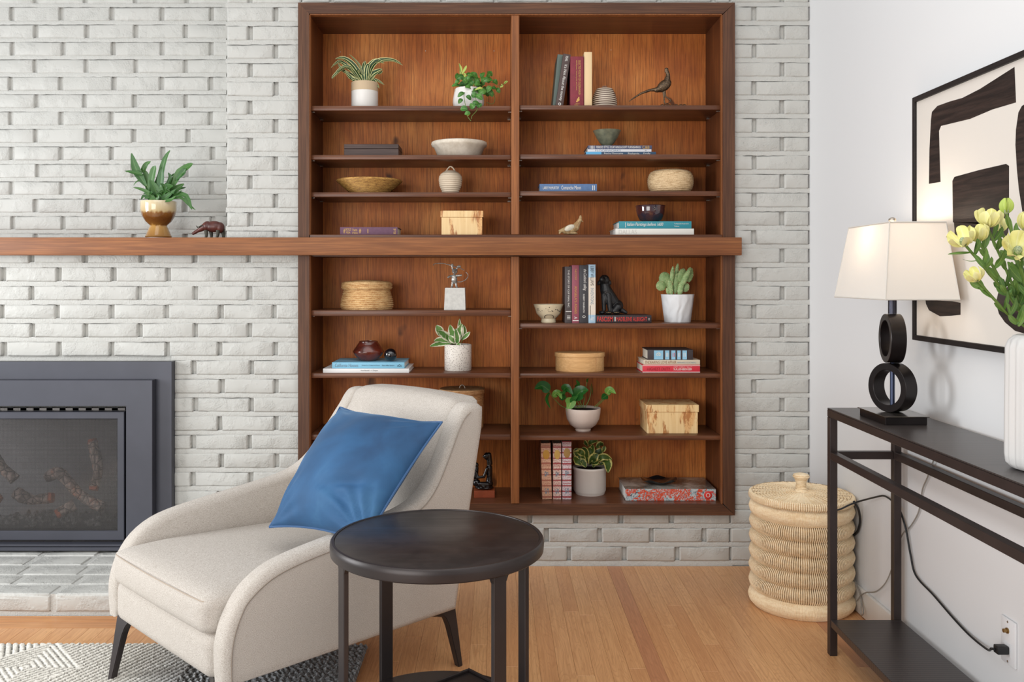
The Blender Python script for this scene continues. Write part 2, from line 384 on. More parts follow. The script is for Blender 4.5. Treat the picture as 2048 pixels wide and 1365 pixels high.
def leafpx(parent,px,Y,wpx,mat,shape='blade',nrm=(0,-1,.3),fold=.15,wave=0,name='leaf'):
    """px: [(x,y,dY)...] points as seen, dY metres nearer/further"""
    P=[W(p[0],p[1],Y+(p[2] if len(p)>2 else 0)) for p in px]
    return leaf(parent,P,wpx*Y/F,mat,shape,nrm,fold,wave,name)
# ================================================================== SETTING
YW=3.6; XR=1.256; YR=3.85
ZT=2.55
def struct(name,bm,mat,parent=None,smooth=False):
    o=obj(name,bm,mat,parent,smooth=smooth)
    if parent is None: o['kind']='structure'
    return o
XL=-2.35
ym=YW+.017
bm=B()
xf=WX(250,YW); zf1=WZ(815,YW); zf0=WZ(1092,YW); zled=WZ(495,YW); xc=WX(452,YW)
box(bm,XL,xf,ym,4.25,zf1,zled); box(bm,xf,xc,ym,4.25,0,zled); box(bm,XL,xf,ym,4.25,0,zf0)
cx0=WX(600,YW); cx1=WX(1466,YW); cz0=WZ(1027,YW); cz1=WZ(9,YW)
box(bm,xc,cx0,ym,4.25,0,ZT); box(bm,cx1,XR+.3,ym,4.25,0,ZT); box(bm,cx0,cx1,ym,4.25,0,cz0); box(bm,cx0,cx1,ym,4.25,cz1,ZT); box(bm,cx0,cx1,3.95,4.25,cz0,cz1)
wall_back=struct('wall_back',bm,M['mortar'])
wall_recess=struct('wall_recess',bx(XL,xc+.0,YR+.014,4.25,zled,ZT),M['mortar'])
wall_right=struct('wall_right',bx(XR,XR+.15,-.6,ym+.002,0,ZT),M['wall'])
struct('baseboard_right',bx(XR-.014,XR,-.6,YW-.002,0.002,.092,.004),M['trimwhite'],smooth=True)
floor=struct('floor',bx(XL,XR+.15,-.6,4.2,-.06,-.012),M['floorbase'])
# bricks -------------------------------------------------------------
def brick_mesh(L,H,seed,D=.020):
    rnd=random.Random(seed); bm=B()
    us=[-1,-.985,-.95,-.6,-.2,.2,.6,.95,.985,1]; vs=[-1,-.94,-.82,0,.82,.94,1]
    us=[-1]+[-1+q/(L/2) for q in (.003,.0075,.0095)]+[-.3,.3]+[1-q/(L/2) for q in (.0095,.0075,.003)]+[1]
    vs=[-1]+[-1+q/(H/2) for q in (.0025,.0065,.0085)]+[1-q/(H/2) for q in (.0085,.0065,.0025)]+[1]
    g=[]
    nu,nv=len(us),len(vs)
    dy=rnd.uniform(-.001,.001); tl=rnd.uniform(-.002,.002); tr=rnd.uniform(-.002,.002)
    for j,v in enumerate(vs):
        row=[]
        for i,u in enumerate(us):
            ring=min(i,j,nu-1-i,nv-1-j)
            y=[D,.0045,.0006,0,0][min(ring,4)]
            x=u*L/2; z=v*H/2
            # rounded corners
            cu=max(0,abs(x)-(L/2-.011)); cv=max(0,abs(z)-(H/2-.011)); d=math.hypot(cu,cv)
            if d>.011:
                x=math.copysign(L/2-.011+cu*.011/d,x); z=math.copysign(H/2-.011+cv*.011/d,z)
            x+=rnd.uniform(-1,1)*.0012; z+=rnd.uniform(-1,1)*.0011+(tl if u<0 else tr)*(1 if v>0 else .3)
            y+=(rnd.uniform(-1,1)*.0009 if ring in (1,2) else 0)+dy*u
            row.append(bm.verts.new((x,y,z)))
        g.append(row)
    for j in range(nv-1):
        for i in range(nu-1): bm.faces.new((g[j][i],g[j][i+1],g[j+1][i+1],g[j+1][i]))
    bm.normal_update(); me=bpy.data.meshes.new('brick'); bm.to_mesh(me); bm.free(); me.materials.append(M['brick'])
    for p in me.polygons: p.use_smooth=True
    return me
BR={}
def brick(parent,x0,x1,zc,H,Y,rot=None):
    L=x1-x0
    if L<.02: return
    key=(round(L/.02),round(H,3)); lst=BR.setdefault(key,[])
    if len(lst)<5: lst.append(brick_mesh(key[0]*.02,H,hash(key)%1000+len(lst)))
    me=random.choice(lst)
    o=bpy.data.objects.new('brick',me); COL.objects.link(o); o.parent=parent
    loc=Vector(((x0+x1)/2,Y+random.uniform(-.0012,.0014),zc))-MW[parent].translation
    o.location=loc; o.scale=(L/(key[0]*.02),1,random.uniform(.97,1.02)); return o
jw=.0125
def row(parent,joints_px,x0px,x1px,ypx,Y,hpx=31):
    """one course between two pixel limits with head joints at the given pixels"""
    s=Y/F; edges=[x0px]+[j for j in sorted(joints_px) if x0px+8<j<x1px-8]+[x1px]
    zc=WZ(ypx+hpx/2,Y)
    for i in range(len(edges)-1):
        a=WX(edges[i],Y)+(jw/2 if i>0 else 0); b=WX(edges[i+1],Y)-(jw/2 if i<len(edges)-2 else 0)
        brick(parent,a+random.uniform(-.001,.001),b+random.uniform(-.001,.001),zc,hpx*s,Y)
def js(a,p,n,n0=0): return [a+p*i+random.uniform(-3,3) for i in range(n0,n)]
for k in range(-6,31):
    y=11.7+37.3*k; even=(k%2==0)
    # column between recess and bookcase
    if y<470: row(wall_back,[551 if even else 500],452,603,y+1.5,YW)
    # right strip
    row(wall_back,[1509 if even else 1565],1461,1619,y,YW)
    if k<=-1: row(wall_back,js(612 if even else 666,108.6,9),603,1461,y,YW)
    if y>490 and k<=29:
        J=[7-108.7,7,116,225,333,441,551] if even else [-44,65,172,281,388,500]
        J=[j+random.uniform(-3,3) for j in J]
        if y<700: row(wall_back,J,-160,603,y,YW)
        elif k<27: row(wall_back,J,345,603,y,YW)
        elif k<30:
            if k==27: J=[345,441,551,655,759,863,967,1060,1152,1242,1343,1453]
            if k==28: J=[388,500,604,708,812,893,990,1093,1200,1303,1409]
            if k==29: J=[345,441,551,655,759,863,940,1035,1138,1249,1354,1458]
            row(wall_back,J,345,1461,y,YW)
for r in range(-3,15):
    y=12.6+34.9*r; even=(r%2==0)
    if y>485: continue
    J=[-78,23,124,225,324,424] if even else [-29,72,172,270,373]
    row(wall_recess,[j+random.uniform(-3,3) for j in J],-110,466,y,YR,30)
def bed(bm,xa,xb,ypx,Y,hpx):
    z1=WZ(ypx-1.2,Y); z0=WZ(ypx+hpx+1.2,Y); n=max(2,int((xb-xa)/.02)); G=[]
    for i in range(n+1):
        x=lerp(xa,xb,i/n); q=[]
        for z,d in ((z1,.0055),(lerp(z1,z0,.3),.0036),(lerp(z1,z0,.75),.0022),(z0,.0032)):
            q.append(bm.verts.new((x,Y+d+random.uniform(-.0012,.0008),z+random.uniform(-.0012,.0012))))
        G.append(q)
    for A,C in zip(G,G[1:]):
        for j in range(3): bm.faces.new((A[j],A[j+1],C[j+1],C[j]))
bb=B()
for k in range(-5,30):
    y=11.7+37.3*k+30
    bed(bb,WX(1463,YW),XR,y,YW,7.3)
    if y<470: bed(bb,WX(451,YW),WX(600,YW),y+1.5,YW,7.3)
    elif y<705: bed(bb,XL,WX(600,YW),y,YW,7.3)
    elif k<28: bed(bb,WX(342,YW),WX(600,YW),y,YW,7.3)
    if k>=26: bed(bb,WX(342,YW),WX(1465,YW),y,YW,7.3 if k<29 else 12)
    if k<0: bed(bb,WX(600,YW),WX(1465,YW),y,YW,7.3)
obj('bed_mortar',bb,M['mortar'],wall_back,angle=80)
bb=B()
for r in range(-3,15):
    y=12.6+34.9*r+29
    if y<490: bed(bb,XL,WX(452,YR),y,YR,6)
obj('bed_mortar',bb,M['mortar'],wall_recess,angle=80)
# raised hearth ---------------------------------------------------------
YH=3.07; zh=.076; xh1=WX(455,YH)
hearth=struct('hearth',bx(XL,xh1-.006,YH+.006,ym+.01,-.01,zh-.0035),M['mortar'])
def hbrick(x0,x1,z,y0,y1,top):
    """hearth brick lying on its bed: its top is the visible face"""
    L=x1-x0; H=y1-y0; key=(round(L/.02),round(H,3)); lst=BR.setdefault(key,[])
    if len(lst)<4: lst.append(brick_mesh(key[0]*.02,H,len(lst)+77))
    o=bpy.data.objects.new('brick',random.choice(lst)); COL.objects.link(o); o.parent=hearth
    o.location=Vector(((x0+x1)/2,(y0+y1)/2,z))-MW[hearth].translation; o.rotation_euler=(-PI/2,0,0); o.scale=(L/(key[0]*.02),1,1)
rows=[(3.07,3.155),(3.168,3.257),(3.27,3.368),(3.38,3.48),(3.49,3.6)]
for i,(a,b) in enumerate(rows):
    off={0:WX(109,3.07),1:WX(40,3.2),2:WX(170,3.3),3:WX(60,3.4),4:WX(100,3.55)}[i]
    x=off-.217*6
    while x<xh1-.03:
        x2=min(x+.204,xh1)
        if x>XL: hbrick(x,x2,zh,a,b,True)
        if i==0 and x>XL: brick(hearth,x,x2,.042,.062,YH)
        x+=.217
# floor planks -------------------------------------------------------------
def plank(x0,x1,y0,y1,mat):
    b=bx(x0+.0002,x1-.0002,y0+.0005,y1-.0005,-.012,0,.0005,1); return obj('plank',b,mat,floor,smooth=False)
n0=int((XL-.1816)/.0524)
for i in range(n0,22):
    x0=.1816+.0524*i; x1=x0+.0524
    x1=min(x1,XR)
    if x1-x0<.01: continue
    yend=YW if x0>xh1+.0 else YH-.107
    y=yend; first=True
    m=M['plank_dark'] if i==5 or random.random()<.04 else M['plank']
    L=random.uniform(.35,1.2) if i!=5 else 1.5
    while y>.9:
        y2=max(y-L,.6); plank(x0,x1,y2,y,m); y=y2; L=random.uniform(.5,1.5); m=M['plank_dark'] if random.random()<.04 else M['plank']
pb1=bx(XL,xh1,YH-.052,YH-.001,-.012,0,.0008,1); pb2=bx(XL,xh1,YH-.105,YH-.053,-.012,0,.0008,1)
for b,nm in ((pb1,0),(pb2,1)):
    k=obj('border_plank',b,wood('oak_border%d'%nm,(214,160,108),(192,134,86),(160,104,62),'X',.36,.6) ,floor,smooth=False)
# ================================================================== BOOKCASE
YF=3.575
bc=thing('built_in_bookcase','dark wooden built-in bookcase with two columns of shelves set into white brick wall','bookcase',(WX(1032,YF),YF,WZ(1031,YF)))
def part(name,bm,m,p=None,**k): return obj(name,bm,M[m] if isinstance(m,str) else m,p or bc,**k)
def zf(y,Y=YF): return WZ(y,Y)
x0,x1,x2,x3=WX(596,YF),WX(618,YF),WX(1446,YF),WX(1470,YF)
ZTOP,ZT2,ZB2,ZBOT=zf(5),zf(27),zf(1010),zf(1031.5)
zm0,zm1=WZ(511,3.545),WZ(475,3.545)
def stile(xa,xb,outer_left,za,zb,mtop,mbot,mat):
    # mitred stile with rounded front edges
    pts=[(xa,za),(xb,za),(xb,zb),(xa,zb)]
    if mtop: pts[2 if outer_left else 3]=((xb if outer_left else xa),zb-(xb-xa)); 
    if mbot: pts[1 if outer_left else 0]=((xb if outer_left else xa),za+(xb-xa))
    return extrude_poly(B(),pts,lambda p:Vector((p[0],YF,p[1])),Vector((0,.03,0)))
part('frame_stile',stile(x0,x1,True,zm1,ZTOP,True,False,None),'frame_v',smooth=False)
part('frame_stile',stile(x2,x3,False,zm1,ZTOP,True,False,None),'frame_v',smooth=False)
part('frame_stile',stile(x0,x1,True,ZBOT,zm0,False,True,None),'frame_v',smooth=False)
part('frame_stile',stile(x2,x3,False,ZBOT,zm0,False,True,None),'frame_v',smooth=False)
def rail(za,zb,top):
    w_=x1-x0
    pts=[(x0,za),(x3,za),(x2,zb),(x1,zb)] if top else [(x1,za),(x2,za),(x3,zb),(x0,zb)]
    return extrude_poly(B(),pts,lambda p:Vector((p[0],YF,p[1])),Vector((0,.03,0)))
part('frame_rail',rail(ZTOP,zf(27),True),'frame_h',smooth=False)
part('frame_rail',rail(zf(1010),ZBOT,False),'frame_h',smooth=False)
YI0,YI1=3.588,3.868
# liner: raised bead inside frame
lb=B()
for (xa,xb,za,zb) in ((x1,x1+.004,zm1,zf(27)),(x2-.004,x2,zm1,zf(27)),(x1,x1+.004,zf(1010),zm0),(x2-.004,x2,zf(1010),zm0),(x1,x2,zf(29.5),zf(27))):
    box(lb,xa,xb,YF+.004,YF+.03,za,zb,.001,1)
part('inner_bead',lb,'divider')
xi0,xi1=WX(620,YI0)-.002,WX(1443,YI0)+.002
part('side_panel',bx(xi0-.018,xi0,YF+.03,YI1+.02,ZBOT+.02,ZTOP-.02),'side',smooth=False)
part('side_panel',bx(xi1,xi1+.018,YF+.03,YI1+.02,ZBOT+.02,ZTOP-.02),'side',smooth=False)
zct=WZ(30,YI0); 
part('top_panel',bx(xi0,xi1,YF+.03,YI1,zct,zct+.02),'shelf',smooth=False)
zfu=WZ(470,3.6); zfl=WZ(1008,YI0)
part('upper_floor_board',bx(xi0,xi1,YF+.004,YI1,zfu-.016,zfu,.0015,1),'shelf')
part('lower_floor_board',bx(xi0,xi1,YF+.012,YI1,zfl-.016,zfl,.001,1),'shelf')
zlt=WZ(513,YI0)
part('lower_top_board',bx(xi0,xi1,YF+.03,YI1,zlt,zlt+.016),'shelf',smooth=False)
xm0,xm1=WX(1022.5,YI0),WX(1038.5,YI0)
part('divider',bx(xm0,xm1,YF+.008,YI1,zfu,zct,.002,1),'divider')
part('divider',bx(xm0,xm1,YF+.008,YI1,zfl,zlt,.002,1),'divider')
for xa,xb in ((xi0,xm0),(xm1,xi1)):
    part('back_panel',bx(xa,xb,YI1,YI1+.012,zfu,zct),'panel',smooth=False)
    part('back_panel',bx(xa,xb,YI1,YI1+.012,zfl,zlt),'panel',smooth=False)
SH={}
def shelf(key,xa,xb,yt,yb):
    zt,zb=WZ(yt,3.6),WZ(yb,3.6); SH[key]=zt
    part('shelf',bx(xa+.001,xb-.001,3.6,YI1-.001,zb,zt,.002,2),'shelf')
    for xx,s in ((xa,1),(xb,-1)):
        for yy in (3.625,3.80):
            b=bx(xx,xx+s*.012,yy,yy+.012,zb-.003,zb-.0002); part('shelf_pin',b,'brass')
for kx,a,b in (('UL1',211.7,221.4),('UL2',310,319.4),('UL3',384.8,394.3),('LL1',621,632.6),('LL2',747,756.4),('LL3',869.5,880.6)): shelf(kx,xi0,xm0,a,b)
for kx,a,b in (('UR1',210.5,219.5),('UR2',308.8,318.6),('UR3',382.6,392),('LR1',647.2,657.5),('LR2',747.3,756.4),('LR3',872,881)): shelf(kx,xm1,xi1,a,b)
SH['UL4']=SH['UR4']=zfu; SH['LL4']=SH['LR4']=zfl
# screw holes near the top of the back panels
for px,py in ((681,104),(851,102),(988,102),(1222,100)):
    c=W(px,py,YI1-.0005); part('wall_plug',box(B(),c.x-.0018,c.x+.0018,YI1-.002,YI1,c.z-.0018,c.z+.0018,.0008,2),'page')
mt=thing('mantel_beam','long teak-coloured wooden mantel beam crossing brick wall and bookcase','mantel',(WX(740,3.545),3.545,zm0))
obj('front_beam',bx(XL,WX(1484,3.545),3.545,YF-.0005,zm0,zm1,.0025,2),M['mantel'],mt)
obj('shelf_board',bx(XL,WX(449,3.6),YF,YR+.005,zm1-.03,zm1-.0005,.001,1),M['mantel'],mt)
# ================================================================== FIREPLACE
fp=thing('gas_fireplace','charcoal metal gas fireplace insert with ceramic logs behind a mesh screen','fireplace',(WX(60,3.56),3.56,WZ(1103,3.6)))
def fr(xr,yt,yb,xr2,yt2,yb2,ya,yb_,mat,name,bev=.001):
    """frame: outer right xr/top yt/bottom yb and inner xr2/yt2/yb2 in pixels of plane ya; built as three bars"""
    o=B(); Xl=XL+.05
    X=lambda p:WX(p,ya); Z=lambda p:WZ(p,ya)
    pts=[(Xl,Z(yt)),(X(xr),Z(yt)),(X(xr),Z(yb)),(Xl,Z(yb)),(Xl,Z(yb2)),(X(xr2),Z(yb2)),(X(xr2),Z(yt2)),(Xl,Z(yt2))]
    extrude_poly(o,pts,lambda p:Vector((p[0],ya,p[1])),Vector((0,yb_-ya,0)),bev=bev,seg=1)
    return obj(name,o,mat,fp)
Y1=3.565; fr(343.5,724,1102,253,812,1098,Y1,YW+.005,M['steel'],'surround_panel')
Y2=3.525; fr(304.5,761,1094,252,813,1090,Y2,Y1-.0005,M['steel'],'raised_frame')
obj('bottom_strip',bx(XL+.05,WX(304,Y2),Y2-.004,Y1,WZ(1102,Y2),WZ(1095,Y2),.001,1),M['steel'],fp)
Y3=3.60
fr(248.5,824,1081.5,234.5,838.5,1063,Y3-.04,Y3-.02,M['steel'],'screen_frame',.002)
# louvre grille above the door
g=B()
g.free()
for i in range(14): obj('louvre_slat',bx(WX(-110+i*26,Y3),WX(-98+i*26,Y3),Y3-.02,Y3-.01,WZ(822,Y3),WZ(814,Y3)),M['steel_dark'],fp,smooth=False)
k=NT('firebox_liner'); k.set(Roughness=.9); v=k.coord(); br=k.n('TexBrick'); br.inputs['Scale'].default_value=9; br.inputs['Mortar Size'].default_value=.012
br.inputs['Color1'].default_value=lin((132,128,126)); br.inputs['Color2'].default_value=lin((122,118,116)); br.inputs['Mortar'].default_value=lin((104,101,99))
mp=k.n('Mapping'); mp.inputs['Rotation'].default_value=(PI/2,0,0); tc=k.n('TexCoord'); k.l(tc.outputs['Object'],mp.inputs[0]); k.l(mp.outputs[0],br.inputs[0]); k.col(br.outputs[0])
fb=B(); Xl=XL+.05; xr=WX(249,YW)+.01; za,zb=WZ(1095,YW)+.02,WZ(815,YW)-.01
box(fb,Xl,xr,3.98,4.0,za,zb); box(fb,xr-.02,xr-.002,3.6,3.98,za,zb); box(fb,Xl,xr,3.58,4.0,za-.01,za); box(fb,Xl,xr,3.58,4.0,zb,zb+.01)
obj('firebox',fb,k.m,fp,smooth=False)
k=NT('charred_log'); k.set(Roughness=.95); v=k.coord((1,1,1)); vo=k.n('TexVoronoi'); vo.feature='DISTANCE_TO_EDGE'; vo.inputs['Scale'].default_value=34; k.l(v,vo.inputs['Vector'])
n=k.noise(v,18,4,.6); base=k.ramp(n,[(.35,(150,130,116)),(.55,(232,206,186)),(.72,(240,150,108))]); k.col(k.mix(k.ramp(vo.outputs[0],[(0,(1,1,1,1)),(.09,(0,0,0,1))]),base,(40,32,28))); k.bump(vo.outputs[0],1,.02); M['log']=k.m
M['logend']=plain('orange_log_end',(246,140,96),.9,c2=(170,84,56),vs=40,bump=.6,bs=80,bd=.006)
def log(P,r,ends=(True,True)):
    b=tube(B(),P,lambda t:r*(1+.12*math.sin(t*7)),seg=14,n=7,jit=.09)
    o=obj('log',b,M['log'],fp)
    for e,(a,c) in zip(ends,((P[0],P[1]),(P[-1],P[-2]))):
        if e:
            a=Vector(a); d=(a-Vector(c)).normalized(); t=tube(B(),[a-d*.004,a+d*.012],lambda t:r*(1.0-.12*t),seg=12,smoothp=False,jit=.1); obj('log_end',t,M['logend'],o)
YL=3.72
def L(px,py,d=0): return W(px,py,YL+d)
log([L(-20,905),L(0,930),L(30,960)],.022,(False,False))
log([L(30,985,-.03),L(60,1000,-.03),L(100,996,-.03)],.022,(False,True))
log([L(95,955,.03),L(120,948,.02),L(160,990),L(205,1016,-.02)],.022,(False,False))
log([L(185,885,.06),L(196,940,.03),L(188,975)],.02,(True,True))
log([L(118,1027,-.06),L(150,1010,-.03)],.021,(True,False))
log([L(-60,1010,-.02),L(-20,990),L(-5,1000)],.022,(True,True))
em=B()
rnd=random.Random(3)
for i in range(150):
    x=rnd.uniform(WX(-120,YL),WX(225,YL)); y=rnd.uniform(3.66,3.80); s=rnd.uniform(.006,.016)
    t=B(); bmesh.ops.create_icosphere(t,subdivisions=1,radius=s)
    for q in t.verts: q.co*=rnd.uniform(.7,1.2)
    merge(em,t,Matrix.Translation((x,y,za+.045+rnd.uniform(0,.03)*(1 if y>3.7 else .4))))
tag(obj('ember_bed',em,plain('grey_embers',(170,164,158),.95,c2=(70,66,64),vs=60,bump=.6,bs=120),fp),kind='stuff')
obj('burner_tray',bx(Xl,xr-.03,3.64,3.84,za,za+.045,.004,2),M['steel_dark'],fp)
k=NT('mesh_screen'); v=k.coord()
tw=[]
for d in ('X','Z'):
    x=k.n('TexWave'); x.bands_direction=d; x.inputs['Scale'].default_value=62; k.l(v,x.inputs[0]); tw.append(x.outputs['Fac'])
f=k.math('MAXIMUM',tw[0],tw[1]); f=k.ramp(f,[(.5,(.08,.08,.08,1)),(.95,(.42,.42,.42,1))])
tp=k.n('BsdfTransparent'); gl=k.n('BsdfDiffuse'); gl.inputs[0].default_value=lin((86,83,81)); mx=k.n('MixShader'); k.l(f,mx.inputs[0]); k.l(tp.outputs[0],mx.inputs[1]); k.l(gl.outputs[0],mx.inputs[2]); k.l(mx.outputs[0],k.t.nodes['Material Output'].inputs[0])
zs0,zs1=WZ(1064,Y3-.03),WZ(837,Y3-.03)
obj('mesh_screen',bx(XL+.06,WX(236,Y3-.03),Y3-.031,Y3-.030,zs0,zs1),k.m,fp,smooth=False)
k=NT('fireplace_glass'); tp=k.n('BsdfTransparent'); tp.inputs[0].default_value=(.8,.8,.82,1); gs=k.n('BsdfGlossy'); gs.inputs['Roughness'].default_value=.12; mx=k.n('MixShader'); mx.inputs[0].default_value=.07
k.l(tp.outputs[0],mx.inputs[1]); k.l(gs.outputs[0],mx.inputs[2]); k.l(mx.outputs[0],k.t.nodes['Material Output'].inputs[0])
obj('glass_pane',bx(XL+.06,WX(236,Y3-.03),Y3-.018,Y3-.014,zs0,zs1),k.m,fp,smooth=False)
# ================================================================== RUG
rg=B(); uvx=[]
RX0,RX1,RY0,RY1=-2.25,-.40,1.1,2.805
colr=rg.loops.layers.float_color.new('tone')
def rugpat(x,y):
    """tone and height of the pile: nested cream diamonds and diagonal cords with dark furrows"""
    dx,dy=x+1.378,y-2.633
    k_=round(dx/.36)*.36 if x<-1.3 else 0; a=abs(dx-k_)+.85*abs(dy)
    if a<.165 and x<-1.2: d=(a/.021)%1
    elif x<-1.378: d=((x+y/2.0)/.021)%1
    else: d=((x-y/2.0)/.0195)%1
    f=min(d,1-d)*2
    h=min(1,f*2.2)**.6
    wx=(x+1.05)/.62
    t=1.0 if x<-1.08 else max(0,1-(x+1.08)*3.6)
    return h,t
nx=460; ys=[RY1-.0035*i for i in range(90)]; y=ys[-1]
while y>RY0: y-=.06; ys.append(y)
G=[]
for y in ys:
    rowv=[]
    for i in range(nx+1):
        x=RX0+(RX1-RX0)*i/nx; h,t=rugpat(x,y)
        nz=noise.noise(Vector((x*150,y*150,0)))
        if x>-.9:
            h=.5+.5*math.sin(x*330+math.sin(y*210)*1.0)*math.sin(y*190+1.5*math.sin(x*60)); 
        z=.006+h*.009+nz*.0025
        if i in (0,nx): z=.002
        rowv.append((rg.verts.new((x+noise.noise(Vector((x*90,y*90,5)))*.002,y,z)),h,t,nz))
    G.append(rowv)
for A,C in zip(G,G[1:]):
    for i in range(nx):
        q=(A[i],C[i],C[i+1],A[i+1]); f=rg.faces.new([v[0] for v in q])
        for lp,v in zip(f.loops,q):
            h,t,nz=v[1:]
            lo=(.075,.075,.07); hi=tuple(lerp(a,b,t) for a,b in zip((.46,.48,.51),(.84,.80,.72)))
            if t<.05: s=.5+nz*.9
            else: s=min(1,max(0,(h-.42)*2.6))*(1-.3*abs(nz))
            s=max(0,min(1,s)); lp[colr]=(*[lerp(a,b,s) for a,b in zip(lo,hi)],1)
k=NT('rug_pile'); k.set(Roughness=.95); at=k.n('Attribute'); at.attribute_name='tone'; k.l(at.outputs['Color'],k.b.inputs['Base Color']); k.bump(k.noise(k.coord(),420,3,.6),.6,.004)
tag(obj('area_rug',rg,k.m,base=(-1.3,2,0)),'cream and charcoal cut-pile rug with nested diamond pattern under the armchair','rug')
# ================================================================== ARMCHAIR
TH=math.radians(44.5); C0=Vector((-.643,2.137,0)); WD=.712
def leanin(bm):
    """the wings close in towards the top of the back"""
    for v in bm.verts: v.co.y-=.095*max(0,min(1,(v.co.z-.47)/.26))*max(0,v.co.y)/WD
    return bm
ch=thing('armchair','cream tweed lounge armchair with swooping arms and dark metal legs','armchair',C0,TH)
prof=[(0,.17),(-.004,.25),(.004,.30),(.022,.345),(.06,.395),(.12,.432),(.2,.452),(.32,.468),(.46,.487),(.56,.505),(.62,.532),(.665,.58),(.705,.65),(.742,.722),(.765,.757),(.79,.775),(.832,.775),(.853,.755),(.852,.70),(.80,.45),(.745,.17)]
pp=[(p.x,p.z) for p in catmull([Vector((a,0,z)) for a,z in prof[:19]],3)]+prof[19:]
def arm(b0,b1):
    return extrude_poly(B(),pp,lambda p:Vector((p[0],b0,p[1])),Vector((0,b1-b0,0)),bev=.022,seg=4)
sh=arm(0,.068); sh2=arm(WD-.068,WD)
obj('arm',sh,M['tweed'],ch,local=True,angle=60); obj('arm',leanin(sh2),M['tweed'],ch,local=True,angle=60)
# outer seam cord of each arm
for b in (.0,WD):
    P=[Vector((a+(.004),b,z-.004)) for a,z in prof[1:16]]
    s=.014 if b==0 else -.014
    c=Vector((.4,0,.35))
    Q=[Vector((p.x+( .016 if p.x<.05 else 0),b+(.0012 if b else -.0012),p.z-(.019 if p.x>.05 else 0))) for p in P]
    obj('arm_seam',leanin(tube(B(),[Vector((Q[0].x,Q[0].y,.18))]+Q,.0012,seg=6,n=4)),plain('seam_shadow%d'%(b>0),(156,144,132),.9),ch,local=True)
def cushion(x0,x1,y0,y1,z0,z1,bev,puff,shear=None,n=16):
    t=B(); bmesh.ops.create_cube(t,size=1); bmesh.ops.subdivide_edges(t,edges=t.edges[:],cuts=n,use_grid_fill=True)
    hx,hy,hz=(x1-x0)/2,(y1-y0)/2,(z1-z0)/2
    for v in t.verts:
        p=Vector((v.co.x*2*hx,v.co.y*2*hy,v.co.z*2*hz))
        q=Vector([max(-h+bev,min(h-bev,a)) for a,h in zip(p,(hx,hy,hz))]); d=p-q
        if d.length>1e-6: p=q+d.normalized()*bev*min(1,max(abs(d.x),abs(d.y),abs(d.z))/bev)
        u,w_,s=p.x/hx,p.y/hy,p.z/hz
        p.z+=puff*s*(1-u*u)*(1-w_*w_); p.x+=puff*.6*u*abs(u)*(1-w_*w_)*(1-s*s)
        if shear: p=shear(p,u,w_,s)
        v.co=p+Vector(((x0+x1)/2,(y0+y1)/2,(z0+z1)/2))
    return t
obj('seat_base',cushion(-.006,.76,.058,WD-.058,.166,.288,.034,.006),M['tweed'],ch,local=True,angle=60)
def slope(p,u,w_,s):
    p.z-=.026*max(0,(p.x+.2))/.5; return p
obj('seat_cushion',cushion(-.016,.68,.066,WD-.066,.276,.378,.030,.016,shear=slope),M['tweed'],ch,local=True,angle=60)
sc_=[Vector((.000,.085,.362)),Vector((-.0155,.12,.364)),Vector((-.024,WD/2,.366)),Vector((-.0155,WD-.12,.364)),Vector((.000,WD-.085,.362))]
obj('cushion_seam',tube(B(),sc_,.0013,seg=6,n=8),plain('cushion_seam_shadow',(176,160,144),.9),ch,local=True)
def back_sh(p,u,w_,s):
    p.x+=p.z*.47; return p
obj('back_cushion',leanin(cushion(.672,.80,.06,WD-.06,.36,.784,.030,.010,shear=back_sh)),M['tweed'],ch,local=True,angle=60)
def back2(p,u,w_,s):
    p.x+=p.z*.2; return p
obj('back_shell',leanin(cushion(.765,.825,.03,WD-.03,.175,.765,.02,.0,shear=back2)),M['tweed'],ch,local=True,angle=60)
def chairleg(a,b,dirx,diry,foot,fz=0):
    """dark blade leg: flared bracket at the top tapering to a small foot"""
    bm=B(); secs=[(0,.075,.012),(.06,.055,.012),(.16,.040,.012),(.3,.032,.012),(.6,.025,.011),(1,.016,.010)]
    rings=[]; d=Vector((dirx,diry,0)); e=Vector((-diry,dirx,0))
    for t,wd,th in secs:
        c=Vector((lerp(a,foot[0],t),lerp(b,foot[1],t),lerp(.178,fz,t)))
        rings.append([bm.verts.new(c+d*x+e*y) for x,y in ((-.008,-th),(wd-.008,-th),(wd-.008,th),(-.008,th))])
    for A,C in zip(rings,rings[1:]):
        for i in range(4): bm.faces.new((A[i],A[(i+1)%4],C[(i+1)%4],C[i]))
    bm.faces.new(rings[0]); bm.faces.new(list(reversed(rings[-1]))); bmesh.ops.recalc_face_normals(bm,faces=bm.faces[:])
    bmesh.ops.bevel(bm,geom=bm.edges[:],offset=.002,segments=2,affect='EDGES')
    return bm
for a,b,dx,dy,foot in ((.02,.07,.3,.95,(-.02,.06)),(.02,WD-.06,.3,-.95,(-.022,WD-.092)),(.742,.03,-1,0,(.758,.012)),(.742,WD-.03,-1,0,(.758,WD-.012))):
    bm=chairleg(a,b,dx,dy,foot,.011 if dy else 0)
    if dx<-.9: tube(bm,[Vector((.71,b,.165)),Vector((.67,b,.171)),Vector((.60,b,.176))],lambda t:lerp(.013,.003,t),seg=8)
    obj('leg',bm,M['darkmetal'],ch,local=True)
